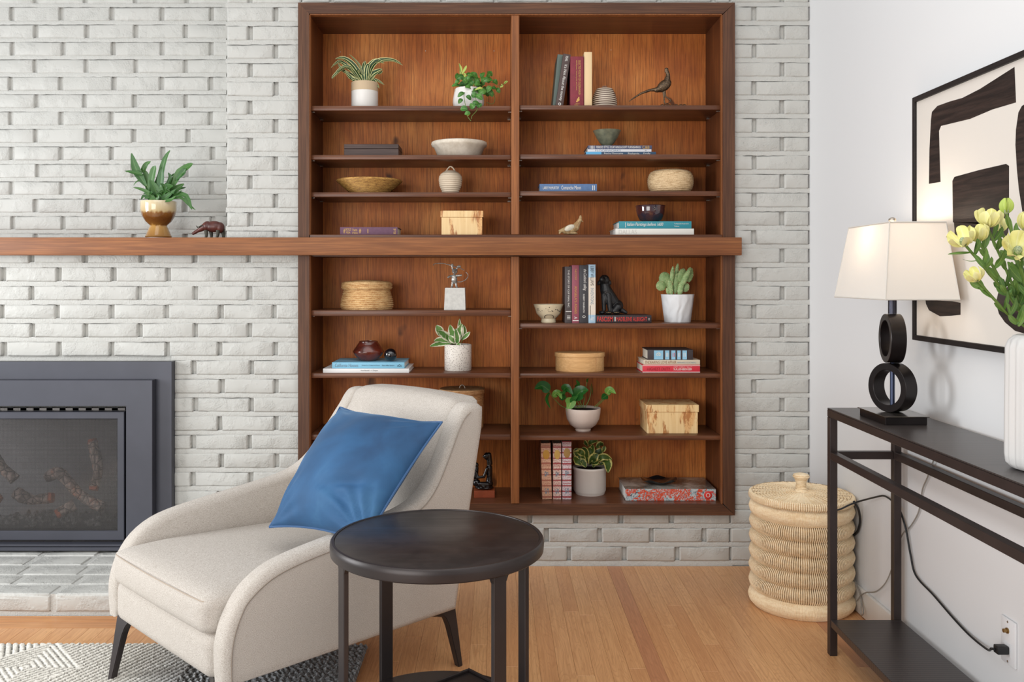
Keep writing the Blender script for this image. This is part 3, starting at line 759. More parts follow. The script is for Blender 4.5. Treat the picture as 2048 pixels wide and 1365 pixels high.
# velvet pillow ------------------------------------------------------------
def pillow():
    bl,tl,tr=W(539,1055,2.52),W(680,815,2.83),W(884,845,2.53)
    br=W(729,1088,2.30)
    bm=B(); n=56; sides=[]
    N=(tl-bl).cross(tr-tl).normalized()
    if N.y>0: N=-N
    for sgn in (1,-1):
        g=[]
        for j in range(n+1):
            r=[]
            for i in range(n+1):
                u,v=i/n*2-1,j/n*2-1
                # pulled-in edges, ears at the corners
                uu=u*(1-.05*(1-v*v)*abs(u)**3); vv=v*(1-.09*(1-u*u)*abs(v)**3)
                s,t=(uu+1)/2,(vv+1)/2
                p=bl*(1-s)*(1-t)+br*s*(1-t)+tr*s*t+tl*(1-s)*t
                e=max(0,(1-u*u))**.62*max(0,(1-v*v))**.62
                h=(.105 if sgn>0 else .06)*e
                wr=0
                # creases radiating from the lower corners
                for (cu,cv,amp) in ((-1,-1,.006),(1,-1,.008),(1,1,.003),(-1,1,.003)):
                    d=math.hypot(u-cu,v-cv); ang=math.atan2(v-cv,u-cu); wr+=amp*math.sin(ang*19+cu)*math.exp(-((d-.42)/.28)**2)
                wr-=.020*math.exp(-((v+.40-.30*(u-.4))**2)/.006)*math.exp(-((u-.45)**2)/.10)
                wr-=.015*math.exp(-((v+.62+.25*(u-.5))**2)/.005)*math.exp(-((u-.45)**2)/.09)
                wr+=.006*noise.noise(Vector((u*2.2,v*2.2,3)))
                p=p+N*(sgn*h+(wr*e**.3 if sgn>0 else 0))
                r.append(p)
            g.append(r)
        sides.append(g)
    V={}
    def vert(s,j,i):
        if i in (0,n) or j in (0,n): s=0
        if (s,j,i) not in V: V[(s,j,i)]=bm.verts.new(sides[s][j][i])
        return V[(s,j,i)]
    for s in (0,1):
        for j in range(n):
            for i in range(n):
                q=[vert(s,j,i),vert(s,j,i+1),vert(s,j+1,i+1),vert(s,j+1,i)]
                bm.faces.new(q if s==0 else list(reversed(q)))
    bmesh.ops.recalc_face_normals(bm,faces=bm.faces[:])
    edge=[sides[0][0][i] for i in range(n)]+[sides[0][j][n] for j in range(n)]+[sides[0][n][n-i] for i in range(n)]+[sides[0][n-j][0] for j in range(n+1)]
    t=thing('throw_pillow','blue velvet throw pillow leaning on the cream armchair back','pillow',bl)
    obj('cover',bm,M['velvet'],t,angle=180)
    sm=B(); tube(sm,edge,.0032,seg=6,smoothp=False); obj('piping',sm,M['velvetseam'],t)
pillow()
# ================================================================== SIDE TABLE
TX,TY,TR,TZ=-.136,2.095,.2465,.552
st=thing('side_table','round black metal side table with slim flat legs in front of the armchair','side table',(TX,TY,0))
obj('table_top',lathe(B(),(TX,TY,TZ),[(TR-.012,-.006),(TR-.010,-.0005),(TR-.011,.0)],96),M['tabletop'],st)
obj('rim',lathe(B(),(TX,TY,TZ),[(TR-.014,-.03),(TR-.004,-.03),(TR,-.027),(TR+.001,-.012),(TR,-.003),(TR-.003,.001),(TR-.009,.0012),(TR-.010,-.003)],96,close=False),M['darkmetal'],st)
obj('apron_ring',lathe(B(),(TX,TY,TZ),[(TR-.03,-.03),(TR-.014,-.03),(TR-.014,-.006),(TR-.03,-.006),(TR-.03,-.03)],96,close=False),M['darkmetal'],st)
for ph in (210,128,308,28):
    a=math.radians(ph); R=Matrix.Translation((TX+(TR-.016)*math.cos(a),TY+(TR-.016)*math.sin(a),0))@Matrix.Rotation(a,4,'Z')
    b=bx(-.006,.006,-.017,.017,0.001,TZ-.028,.0015,1)
    # gusset under the rim
    extrude_poly(b,[(-.034,TZ-.029),(.034,TZ-.029),(.022,TZ-.034),(.0175,TZ-.045),(-.0175,TZ-.045),(-.022,TZ-.034)],lambda p:Vector((-.005,p[0],p[1])),Vector((.010,0,0)))
    b.transform(R); obj('leg',b,M['darkmetal'],st)
ls=lathe(B(),(TX,TY,.14),[(TR-.03,-.012),(TR-.02,-.010),(TR-.02,0),(TR-.024,.001)],72); obj('lower_shelf',ls,M['darkmetal'],st)
R_=Matrix.Translation((-.069,2.312,0))@Matrix.Rotation(math.radians(-45-3),4,'Z')
b=bx(0,.26,-.21,0,.1415,.1445,.001,1); 
for q in (bx(0,.26,-.006,0,.1446,.1515,.001,1),bx(0,.26,-.21,-.204,.1446,.1515,.001,1),bx(0,.006,-.2035,-.0065,.1446,.1515,.001,1),bx(.254,.26,-.2035,-.0065,.1446,.1515,.001,1)): merge(b,q)
b.transform(R_)
tag(obj('flat_tray',b,M['darkmetal']),'flat square black tray on the lower shelf of the round side table','tray')
# ================================================================== CONSOLE TABLE
KX0,KX1=1.018,1.236; KY1=2.766; KY0=1.25; KT=.7546; q_=.023
ct=thing('console_table','narrow black metal console table against the white right wall','console table',((KX0+KX1)/2,(KY0+KY1)/2,0))
def cpart(n,*a,mat='console',bev=.0012): return obj(n,bx(*a,bev,1),M[mat],ct)
cpart('table_top',KX0,KX1,KY0,KY1,KT-.004,KT,mat='console_top')
for xa in (KX0,KX1-q_): cpart('top_rail',xa,xa+q_,KY0,KY1,KT-.027,KT-.0045)
cpart('top_end_rail',KX0+q_,KX1-q_,KY1-q_,KY1,KT-.027,KT-.0045); cpart('top_end_rail',KX0+q_,KX1-q_,KY0,KY0+q_,KT-.027,KT-.0045)
for xa in (KX0,KX1-q_):
    cpart('leg',xa,xa+q_,KY1-q_,KY1,0,KT-.0275); cpart('leg',xa,xa+q_,KY0,KY0+q_,0,KT-.0275)
    cpart('middle_rail',xa,xa+q_,KY0+q_+.0005,KY1-q_-.0005,.600,.623)
cpart('middle_end_rail',KX0+q_+.0005,KX1-q_-.0005,KY1-q_,KY1,.600,.623)
cpart('lower_shelf',KX0+.002,KX1-.002,KY0+.002,KY1-q_-.0005,.089,.111,mat='console_top')
# ================================================================== LAMP
LX,LY=1.112,2.525
lt=thing('table_lamp','lit table lamp of two stacked black rings under a white rectangular shade','lamp',(LX,LY,KT))
lb=bx(1.055,1.168,2.437,2.61,KT,KT+.021,.001,1); obj('base',lb,M['bronze_ring'],lt)
obj('base_plate',bx(1.050,1.173,2.432,2.615,KT+.0214,KT+.0235,.0008,1),plain('polished_bronze_plate',(112,106,100),.16,.8),lt)
def ring(cz,r_out,r_in,deg,t,name='ring'):
    a=math.radians(deg); n=Vector((-math.sin(a),-math.cos(a),0)); u=Vector((n.y,-n.x,0)); bm=B(); seg=64; rr=[]
    for i in range(seg):
        p=2*PI*i/seg; d=u*math.cos(p)+Vector((0,0,1))*math.sin(p); c=Vector((LX,LY,cz))
        rr.append([bm.verts.new(c+d*r+n*s) for r,s in ((r_out,t/2-.001),(r_out-.001,t/2),(r_in+.001,t/2),(r_in,t/2-.001),(r_in,-t/2+.001),(r_in+.001,-t/2),(r_out-.001,-t/2),(r_out,-t/2+.001))])
    for i in range(seg):
        A,C=rr[i],rr[(i+1)%seg]
        for j in range(8): bm.faces.new((A[j],A[(j+1)%8],C[(j+1)%8],C[j]))
    bmesh.ops.recalc_face_normals(bm,faces=bm.faces[:]); return obj(name,bm,M['bronze_ring'],lt)
zr=KT+.0236+.0685; ring(zr,.0685,.049,68,.042); ring(zr+.1375,.0685,.051,99,.040)
obj('rod',tube(B(),[Vector((LX,LY,KT+.0236)),Vector((LX,LY,zr+.20))],.0065,seg=14,smoothp=False),plain('blue_steel_rod',(66,74,96),.3,.7),lt)
obj('neck',tube(B(),[Vector((LX,LY,zr+.2065)),Vector((LX,LY,1.14))],.0115,seg=18,smoothp=False),plain('dark_neck',(58,58,70),.3,.6),lt)
zb,zt=1.097,1.302
def shade_pts(z,x0,x1,y0,y1): return [Vector((x0,y0,z)),Vector((x1,y0,z)),Vector((x1,y1,z)),Vector((x0,y1,z))]
lo=shade_pts(zb,1.018,1.212,2.352,2.705); hi=shade_pts(zt,1.046,1.196,2.392,2.668)
bm=B(); A=[bm.verts.new(p) for p in lo]; C=[bm.verts.new(p) for p in hi]
for i in range(4): bm.faces.new((A[i],A[(i+1)%4],C[(i+1)%4],C[i]))
sm=obj('shade',bm,M['shade'],lt,smooth=False); md=sm.modifiers.new('t','SOLIDIFY'); md.thickness=.0012
tb=B()
for P in (lo,hi):
    for i in range(4): tube(tb,[P[i],P[(i+1)%4]],.0022,seg=6,smoothp=False)
for i in range(4): tube(tb,[lo[i],hi[i]],.0014,seg=6,smoothp=False)
obj('shade_trim',tb,M['shadetrim'],lt)
hp=B()
cxs,cys=1.121,2.53
for a in ((1.05,cys),(1.19,cys)): tube(hp,[Vector((LX,LY,zt-.006)),Vector((a[0],a[1],zt-.001))],.0015,seg=6,smoothp=False)
obj('harp',hp,M['brass'],lt)
obj('finial',lathe(B(),(LX,LY,zt-.002),[(.002,0),(.008,.002),(.009,.005),(.004,.007),(.008,.010),(.0105,.015),(.0095,.020),(.005,.023),(.0005,.024)],20),M['brass'],lt)
obj('bulb',lathe(B(),(LX,LY,1.15),[(.012,0),(.014,.012),(.026,.035),(.030,.055),(.024,.075),(.010,.088),(.001,.092)],20),M['glow'],lt)
pl=bpy.data.lights.new('lamp_glow','POINT'); pl.energy=1.05; pl.color=(1,.84,.66); pl.shadow_soft_size=.035
po=bpy.data.objects.new('lamp_glow',pl); COL.objects.link(po); po.location=(LX,LY,1.27)
# ================================================================== FRAMED ART on right wall
XA=XR-.028
def A_(px,py,X=XA):
    Y=F*X/(px-CX); return Vector((X,Y,HC-(py-CY)*Y/F))
a1=F*XA/(1824-CX); ztop=HC+(CY-196)*a1/F; zbot=HC-(680-CY)*a1/F; a0=a1-1.02
at=thing('framed_artwork','large framed abstract canvas of black brush shapes on cream behind the lamp','artwork',(XR,(a0+a1)/2,zbot))
obj('canvas',bx(XA+.008,XR-.002,a0+.004,a1-.004,zbot+.004,ztop-.004),M['canvas'],at)
fm=.013
obj('frame_side',bx(XA,XR-.001,a1-fm,a1,zbot,ztop,.001,1),M['artframe'],at); obj('frame_side',bx(XA,XR-.001,a0,a0+fm,zbot,ztop,.001,1),M['artframe'],at)
obj('frame_rail',bx(XA,XR-.001,a0+fm+.0003,a1-fm-.0003,ztop-.015,ztop,.001,1),M['artframe'],at); obj('frame_rail',bx(XA,XR-.001,a0+fm+.0003,a1-fm-.0003,zbot,zbot+.015,.001,1),M['artframe'],at)
XC=XA+.0078
def ink(pts,extra=()):
    P=[A_(x,y,XC) for x,y in pts]+[Vector((XC,y,z)) for y,z in extra]
    P=[(p.y,p.z) for p in P]
    b=extrude_poly(B(),P,lambda p:Vector((XC-.0003,p[0],p[1])),Vector((.0012,0,0)))
    return obj('painted_shape',b,M['ink'],at,smooth=False)
ink([(1858,368),(1859,300),(1862,240),(1864,224),(1875,212),(1900,203),(1925,196),(1960,178),(2029,134),(2032,205),(1985,219),(1940,238),(1882,252),(1878,262),(1879,300),(1881,364)])
ink([(1906,445),(1905,362),(1909,354),(1960,340),(2012,328),(2018,332),(2018,400),(2018,430),(2018,455),(1990,450)])
ink([(1908,445),(2018,445),(2016,470),(1985,482),(1930,474),(1910,470)])
ink([(1851,600),(1905,603),(1921,606),(1921,630),(1903,632),(1880,633),(1858,621),(1852,608)])
ink([(2046,430),(2038,380),(2034,340),(2031,290),(2032,260),(2037,225),(2044,212),(2060,202),(2085,215),(2090,300),(2082,420),(2062,452)])
ink([(1992,606),(1998,580),(2030,570),(2080,566),(2082,640),(2050,668),(2030,662),(2010,645),(1998,628)])
obj('signature',bx(XC-.0005,XC,a1-.029,a1-.025,A_(1829,268,XC).z,A_(1829,215,XC).z),M['greyprint'],at) if False else None
lettering(at,'C.Mitchell',A_(1831,242,XC),(0,0,-1),(0,-1,0),.085,.010,M['greyprint'],'signature',push=.001)
# ================================================================== VASE + FLOWERS
VX,VY=1.134,1.868
vt=thing('ribbed_vase','tall white ribbed ceramic vase on the right end of the black console','vase',(VX,VY,KT))
def rib(r,z,a): return r*(1+.045*math.cos(a*20)) if .01<z<.26 else r
k=plain('white_matte_ceramic',(204,202,200),.75,bump=.25,bs=260,bd=.001)
obj('body',lathe(B(),(VX,VY,KT),[(.045,.0),(.058,.004),(.0655,.014),(.067,.03),(.067,.1),(.066,.2),(.0655,.255),(.062,.27),(.052,.279),(.046,.281),(.040,.277),(.038,.2),(.036,.02)],132,fn=rib),k,vt,angle=60)
fl=thing('flower_bouquet','bouquet of pale yellow conebush flowers with green leaves in the white ribbed vase','flowers',(VX,VY,KT+.03))
VR=random.Random(11)
mouth=Vector((VX-.012,VY,KT+.26))
blooms=[(1930,478,-.02,34,.9,(-.55,-.35,.75)),(1958,472,.0,32,.7,(-.25,-.2,.95)),(1975,442,.02,36,.8,(.0,-.3,1)),(2013,418,.0,26,.12,(0,0,1)),(2032,492,-.04,40,1.0,(-.2,-.9,.5)),(2050,450,.02,34,.7,(.3,-.2,1)),(1955,553,-.03,26,.8,(-.5,-.2,.8)),(2085,470,.0,36,.9,(.3,-.4,1)),(2110,430,.03,34,.5,(.4,-.1,1)),(2120,500,-.02,36,.9,(.6,-.4,.7)),(2003,455,.05,24,.2,(0,.1,1)),(2075,400,.04,30,.4,(.1,0,1))]
def bloom(c,ax,size,opn):
    ax=Vector(ax).normalized(); u=ax.orthogonal().normalized(); v=ax.cross(u)
    t=B(); bmesh.ops.create_icosphere(t,subdivisions=2,radius=1)
    Rm=ax.to_track_quat('Z','Y').to_matrix().to_4x4()
    t.transform(Matrix.Translation(c+ax*size*.18)@Rm@Matrix.Diagonal((size*.17,size*.17,size*.26,1)))
    core=obj('flower_cone',t,plain('flower_cone_green',(104,128,104),.7,c2=(190,196,160),vs=400,bump=.8,bs=400,bd=.003) if 'cone' not in M else M['cone'],fl); M['cone']=core.data.materials[0]
    np_=7 if opn>.3 else 5
    for i in range(np_):
        a=2*PI*i/np_+VR.random()*.4; d=u*math.cos(a)+v*math.sin(a); o=opn*VR.uniform(.75,1.15)
        P=[c,c+ax*size*.28+d*size*(.16+.18*o),c+ax*size*.62+d*size*(.18+.34*o),c+ax*size*(.98-.25*o)+d*size*(.06+.52*o)]
        leaf(fl,P,size*.52,'petal' if opn>.15 else 'bud','petal',nrm=(d if opn>.1 else d)*-1,fold=-.45,name='petal')
for px,py,dy,s,op,ax in blooms:
    c=W(px,py+s*.35,VY+dy); sz=s*VY/F*1.25
    bloom(c,ax,sz,op)
    m1=c.lerp(mouth,.5)+Vector((VR.uniform(-.01,.01),0,.01))
    s0=Vector((VX+VR.uniform(-.02,.02),VY+VR.uniform(-.02,.02),KT+.04))
    mo=mouth+Vector((VR.uniform(-.012,.03),VR.uniform(-.015,.015),0))
    P=[c,c.lerp(mo,.45)+Vector((.006,0,-.006)),mo,s0]
    obj('flower_stem',tube(B(),P,.0028,seg=6,n=5),M['stem'],fl)
    for j in range(11):
        t=VR.uniform(.04,.72); q=c.lerp(mo,t)+Vector((.004,0,-.004)); d=Vector((VR.uniform(-1,1),VR.uniform(-1,.6),VR.uniform(.0,.8))).normalized(); up=(c-mo).normalized()
        Lf=VR.uniform(.028,.05); e=q+(up*.7+d*.8).normalized()*Lf
        leaf(fl,[q,q.lerp(e,.5)+d*.004,e],VR.uniform(.010,.015),'leaf_bouquet','petal',nrm=(VR.uniform(-.4,.4),-1,VR.uniform(-.2,.8)))
leafpx(fl,[(1945,505,0),(1920,507,-.02),(1896,509,-.03)],VY-.02,11,'leaf_bouquet','petal',(0,-.6,1))
leafpx(fl,[(1960,520),(1942,523),(1925,519)],VY-.02,3,'leaf_bouquet','petal',(0,-.6,1))
# ================================================================== WICKER HAMPER
BX,BY=1.078,3.18
hb=thing('wicker_basket','tall round natural wicker basket with bulging bands and a knobbed lid in the corner','basket',(BX,BY,0))
def bprof(n=7,z0=.0,z1=.366,seg=8):
    out=[]
    for i in range(n*seg+1):
        t=i/(n*seg); z=lerp(z0,z1,t); b=abs(math.sin(PI*t*n)); out.append((.160+.0155*b**.8+.003*(1-t),z))
    return out
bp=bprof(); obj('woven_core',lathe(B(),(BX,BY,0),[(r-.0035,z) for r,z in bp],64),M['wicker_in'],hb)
sb=B(); NS=150
for i in range(NS):
    a=2*PI*i/NS
    P=[Vector((BX+r*math.cos(a+ (0)),BY+r*math.sin(a),z+.0015)) for r,z in bp[::2]]
    tube(sb,P,.0019,seg=5,smoothp=False,capped=False)
tag(obj('wicker_strands',sb,M['wicker'],hb),kind='stuff')
for zz,nm in ((0,'bottom_band'),(.366-.0523,'top_band')):
    sb=B(); band=[(r+.0008,z) for r,z in bp if zz-.001<=z<=zz+.0545]
    for i in range(300):
        a=2*PI*i/300; tube(sb,[Vector((BX+r*math.cos(a),BY+r*math.sin(a),z+.0015)) for r,z in band[::2]],.0021,seg=5,smoothp=False,capped=False)
    tag(obj(nm,sb,M['wicker'],hb),kind='stuff')
ZL=.372
def lidr(r,z,a): return r*(1+.004*math.sin(a*60))
lp=[(.02,0),(.166,.0)]
lp+= [(.174+.003*math.sin(PI*i/6),.0+.018*i/6) for i in range(7)]
N_=30
for i in range(N_): 
    r=.17*(1-i/N_); lp.append((max(r,.002),.0185+.006*(1-(r/.17)**2)+.0016*math.sin(i*PI)))
obj('lid',lathe(B(),(BX,BY,ZL),lp,96,close=True),M['wicker_in'],hb)
lw=B()
for j in range(26):
    r=.168-.0056*j
    if r<.02: break
    P=[]
    for i in range(97):
        a=2*PI*i/96; P.append(Vector((BX+r*math.cos(a),BY+r*math.sin(a),ZL+.0205+.006*(1-(r/.17)**2)+.0016*math.sin(a*24+(j%2)*PI))))
    tube(lw,P,.0023,seg=5,smoothp=False,capped=False)
for i in range(150):
    a=2*PI*i/150; tube(lw,[Vector((BX+r*math.cos(a),BY+r*math.sin(a),ZL+z)) for r,z in ((.170,-.001),(.176,.004),(.177,.010),(.175,.018),(.168,.022))],.0034,seg=5,smoothp=False,capped=False)
for i in range(24):
    a=2*PI*i/24; tube(lw,[Vector((BX+r*math.cos(a),BY+r*math.sin(a),ZL+.0215+.006*(1-(r/.17)**2))) for r in (.165,.02)],.0024,seg=5,smoothp=False,capped=False)
tag(obj('lid_weave',lw,M['wicker'],hb),kind='stuff')
kb=B(); kp=[(.030,.0),(.018,.012),(.0145,.030),(.019,.046),(.026,.056),(.023,.064),(.010,.068)]
lathe(kb,(BX,BY,ZL+.024),kp,24)
for i in range(12):
    z=.006+.005*i; r=[p for p in kp if p[1]<=z][-1][0]; 
    for a,b in zip(kp,kp[1:]):
        if a[1]<=z<=b[1]: r=lerp(a[0],b[0],(z-a[1])/(b[1]-a[1]))
    tube(kb,[Vector((BX+(r+.001)*math.cos(2*PI*q/24),BY+(r+.001)*math.sin(2*PI*q/24),ZL+.024+z)) for q in range(25)],.0022,seg=5,smoothp=False,capped=False)
obj('lid_knob',kb,M['wicker'],hb)
# ================================================================== OUTLET + CORDS
XO=XR-.001
def O_(px,py,X=XR): return A_(px,py,X)
p1,p2=O_(2008,1232),O_(2035,1250); p3=O_(2035,1341)
ya,yb=O_(2035,1290).y,O_(2006,1290).y
zt_=O_(2035,1248).z; zb_=O_(2035,1341).z
ot=thing('wall_outlet','white wall plate with coaxial jack and power socket low on the right wall','outlet',(XR,(ya+yb)/2,zb_))
obj('cover_plate',bx(XR-.006,XR-.0003,ya,yb,zb_,zt_,.0025,2),plain('white_plastic_plate',(228,228,230),.3),ot)
j=lathe(B(),(0,0,0),[(.007,0),(.007,.003),(.0048,.003),(.0048,.011),(.002,.011)],16); j.transform(Matrix.Translation((XR-.006,(ya+yb)/2,lerp(zb_,zt_,.74)))@Matrix.Rotation(-PI/2,4,'Y'))
obj('coax_jack',j,plain('brass_jack',(150,120,76),.35,.8),ot)
zs=lerp(zb_,zt_,.33); yc=(ya+yb)/2
obj('socket',bx(XR-.0072,XR-.006,yc-.014,yc+.014,zs-.016,zs+.016,.0005,1),plain('socket_plastic',(222,222,224),.35),ot)
for zz in (lerp(zb_,zt_,.93),lerp(zb_,zt_,.07)):
    s=lathe(B(),(0,0,0),[(.003,0),(.0025,.0012),(.001,.0015)],10); s.transform(Matrix.Translation((XR-.006,yc,zz))@Matrix.Rotation(-PI/2,4,'Y')); obj('screw',s,M['brass'],ot)
pc=thing('power_cord','black power cord running from the wall socket behind the console to the wicker basket','cord',(XR-.02,yc,zs))
obj('plug',bx(XR-.036,XR-.0078,yc-.011,yc+.011,zs-.010,zs+.010,.003,2),M['cordblack'],pc)
def Xp(px,py,X): return A_(px,py,X)
P=[Vector((XR-.036,yc,zs)),Vector((XR-.044,yc+.004,zs)),Xp(1975,1300,XR-.02),Xp(1940,1272,XR-.01),Xp(1905,1235,XR-.008),Xp(1868,1192,XR-.008),Xp(1832,1152,XR-.008),Xp(1821,1110,XR-.008),Xp(1812,1060,XR-.010),Xp(1800,1022,XR-.012),Xp(1788,1006,XR-.012),Xp(1770,993,XR-.012),Xp(1755,994,XR-.018),Xp(1720,1003,XR-.03),W(1700,1010,3.02),W(1678,1020,2.975),W(1655,1024,2.97)]
obj('cable',tube(B(),P,.0030,seg=8,n=6),M['cordblack'],pc)
P=[W(1708,1004,3.04),W(1717,1020,3.06),W(1720,1042,3.08),W(1716,1062,3.10),W(1708,1071,3.12)]
obj('cable_loop',tube(B(),P,.0042,seg=8,n=6),M['cordblack'],pc)
cc=thing('clear_lamp_cord','clear plastic lamp cord hanging down the wall behind the console','cord',(XR-.02,2.4,.1))
P=[Xp(1873,905,XR-.012),Xp(1855,955,XR-.008),Xp(1845,980,XR-.006),Xp(1838,1022,XR-.006),Xp(1822,1052,XR-.006),Xp(1806,1068,XR-.008),Xp(1794,1098,XR-.010),Xp(1783,1140,XR-.012),Xp(1770,1168,XR-.014),Xp(1752,1184,XR-.014),Xp(1733,1186,XR-.02),Xp(1722,1192,XR-.02),Xp(1713,1204,XR-.022)]
obj('cable',tube(B(),P,.0022,seg=6,n=6),M['cordclear'],cc)
P=[Xp(1708,1160,XR-.02),Xp(1718,1180,XR-.02),Xp(1724,1205,XR-.02),Xp(1727,1226,XR-.03),Xp(1722,1230,XR-.03),Xp(1722,1200,XR-.02),Xp(1714,1172,XR-.02)]
obj('cable_loop',tube(B(),P,.0022,seg=6,n=6),M['cordclear'],cc)
# ================================================================== BOOKS
UX,UZ=Vector((1,0,0)),Vector((0,0,1))
def book(label,x,y,z,L,T,D,orient,cov,page='page',lean=0,group=None,rotz=0,cat='book',round_=0.0):
    """x,y,z: lower left front corner of the spine. lying: L along X, T along Z; upright: L along Z, T along X"""
    t=thing('book',label,cat,(x,y,z),rotz,group)
    c=B(); th=min(.0028,T*.16)
    box(c,0,L,-round_,th,0,T,min(T*.2,.0025) if round_ else .0008,2)
    box(c,0,L,th,D,0,th,.0005,1); box(c,0,L,th,D,T-th,T,.0005,1)
    p=bx(.003,L-.003,th,D-.003,th,T-th)
    if orient=='upright':
        Mx=Matrix(((0,0,1,0),(0,1,0,0),(1,0,0,0),(0,0,0,1)))
    else: Mx=Matrix.Identity(4)
    Mx=Matrix.Rotation(lean,4,'Y')@Mx
    for b in (c,p):
        b.transform(Mx)
        if orient=='upright': bmesh.ops.reverse_faces(b,faces=b.faces[:])
    co=obj('cover',c,cov,t,local=True); obj('pages',p,M[page],t,local=True,smooth=False)
    t['_d']=0; del t['_d']
    def text(s,a0,a1,b0,b1,mat,italic=0,bold=0,name='lettering'):
        """text between fractions a0..a1 of the spine length and b0..b1 of its thickness"""
        yy=-round_-.0004
        if orient=='upright':
            ux,uy=-UZ,UX; cl=Vector(((b0+b1)/2*T,yy,L*(1-(a0+a1)/2)))
        else: ux,uy=UX,UZ; cl=Vector((L*(a0+a1)/2,yy,T*(b0+b1)/2))
        Rm=MW[t]@Matrix.Rotation(lean,4,'Y'); c3=Rm@cl; r3=Rm.to_3x3()
        if orient=='upright': w_,h_=L*(a1-a0),T*(b1-b0)
        else: w_,h_=L*(a1-a0),T*(b1-b0)
        return lettering(co,s,c3,r3@ux,r3@uy,w_,h_,mat,name,.0003,italic,bold)
    def patch(a0,a1,b0,b1,mat,name='printed_band'):
        yy=-round_-.0003
        if orient=='upright': b=bx(b0*T,b1*T,yy-.0001,yy+.0006,L*(1-a1),L*(1-a0))
        else: b=bx(a0*L,a1*L,yy-.0001,yy+.0006,b0*T,b1*T)
        b.transform(Matrix.Rotation(lean,4,'Y')); o=obj(name,b,mat,t,local=True,smooth=False); o.parent=co; return o
    return t,text,patch
def cl(name,c,rough=.55,**k): return plain(name,c,rough,**k)
def lying(label,xl,xr,yt,yb,Yf,D,cov,key,zoff=0,page='page',group=None,rotz=0,round_=0):
    """spine seen between pixels xl..xr; thickness from pixels yt..yb at spine plane Yf"""
    X0,X1=WX(xl,Yf),WX(xr,Yf); T=(yb-yt)*Yf/F
    return book(label,X0,Yf,key+zoff,X1-X0,T,D,'lying',cov,page,group=group,rotz=rotz,round_=round_)+(T,)
def upright(label,xl,xr,yt,Yf,D,cov,zs,page='page',group=None,lean=0,round_=.0):
    X0,X1=WX(xl,Yf),WX(xr,Yf); Lh=WZ(yt,Yf)-zs
    return book(label,X0,Yf,zs,Lh,X1-X0,D,'upright',cov,page,lean=lean,group=group,round_=round_)
g_='books standing on the top right shelf'
Yb=3.625
z=SH['UR1']
t,tx,pa=upright('tall grey-green book leaning behind the brown one on the top right shelf',1105,1116,108,3.66,.17,cl('grey_green_cloth',(98,112,104)),z,group=g_,lean=math.radians(5.5))
t,tx,pa=upright('dark brown leaning book with white vertical title on the top right shelf',1111,1126,106,Yb,.16,cl('dark_brown_jacket',(76,58,54)),z,group=g_,lean=math.radians(8.5))
tx("It's Not About the money",.20,.88,.28,.78,M['whiteprint']); tx('PEARL',.04,.14,.35,.7,M['whiteprint']); tx('o',.92,.97,.3,.7,M['whiteprint'])
t,tx,pa=upright('maroon cloth book with gold vertical title standing on the top right shelf',1140.5,1167.5,113,Yb,.16,cl('maroon_cloth',(134,48,60),.7,var=.1,vs=60),z,group=g_,round_=.003)
tx('SELECTED POETRY OF OGDEN NASH',.08,.77,.60,.76,M['gold']); tx('650 Rhymes, Verses, Lyrics, and Poems',.08,.68,.40,.52,M['gold']); tx('Black Dog',.935,.955,.3,.7,M['gold']); tx('& Leventhal',.965,.985,.3,.7,M['gold'])
b=blob([('s',Vector((WX(1156.5,Yb),Yb-.0034,WZ(200,Yb))),(.006,.0006,.0065)),('s',Vector((WX(1157.5,Yb),Yb-.0034,WZ(196,Yb))),(.003,.0006,.004)),('s',Vector((WX(1154,Yb),Yb-.0034,WZ(203,Yb))),(.0045,.0006,.003))],.0009,1)
obj('dog_emblem',b,M['gold'],t)
upright('plain cream book standing right of the maroon one on the top right shelf',1168.5,1184,104,Yb,.16,cl('cream_jacket',(226,196,150),.5),z,group=g_)
# stack under the green bowl
z=SH['UR2']; g_='stack of large books under the green bowl'
t,tx,pa,T3=lying('blue-grey photo book at the bottom of the stack under the green bowl',1172,1312,302,309,3.63,.20,cl('slate_blue_jacket',(48,74,100)),z,group=g_)
pa(.0,.22,.0,1,cl('sky_print',(96,170,214))); tx('Rocky Mountains',.26,.53,.2,.8,M['whiteprint']); tx('Fitzharris',.60,.76,.22,.78,M['whiteprint']); tx('Firefly',.82,.92,.22,.78,M['whiteprint'])
t,tx,pa,T2=lying('white book in the middle of the stack under the green bowl',1175,1303,296.5,302,3.635,.19,cl('white_jacket',(214,212,216)),z,T3+.0002,group=g_)
tx('FLOORWORKS',.12,.52,.2,.85,M['greyprint']); tx('o',.9,.92,.3,.7,M['blackprint'])
t,tx,pa,T1=lying('navy book on top of the stack under the green bowl',1176,1304,289,296.5,3.635,.18,cl('navy_jacket',(70,76,104)),z,T3+T2+.0004,group=g_)
tx('PERIOD STYLE CURTAINS & SOFT FURNISHINGS',.13,.82,.22,.82,M['whiteprint']); tx('C&B',.85,.96,.1,.9,M['gold']); tx('IIII',.03,.10,.1,.9,M['whiteprint'])
zG=z+T1+T2+T3+.0006
z=SH['UR3']
t,tx,pa,T=lying('blue cloth book lying alone with white title on the third right shelf',1079,1194,367,382.6,3.625,.15,cl('blue_cloth',(92,122,164),.7,var=.08,vs=90),z)
tx('LARRY McMURTRY',.06,.34,.3,.68,M['whiteprint']); tx('Comanche Moon',.38,.72,.28,.78,M['whiteprint']); tx('II',.92,.96,.2,.8,M['whiteprint'])
z=SH['UR4']; g_='two large art books under the dark bowl'
t,tx,pa,Ta=lying('white art book lying under the teal book above the mantel',1231,1388,457,470,3.625,.20,cl('white_art_jacket',(224,220,212)),z,group=g_,page='page_white')
tx('DALLAS',.04,.27,.15,.85,cl('pale_print',(206,202,196)))
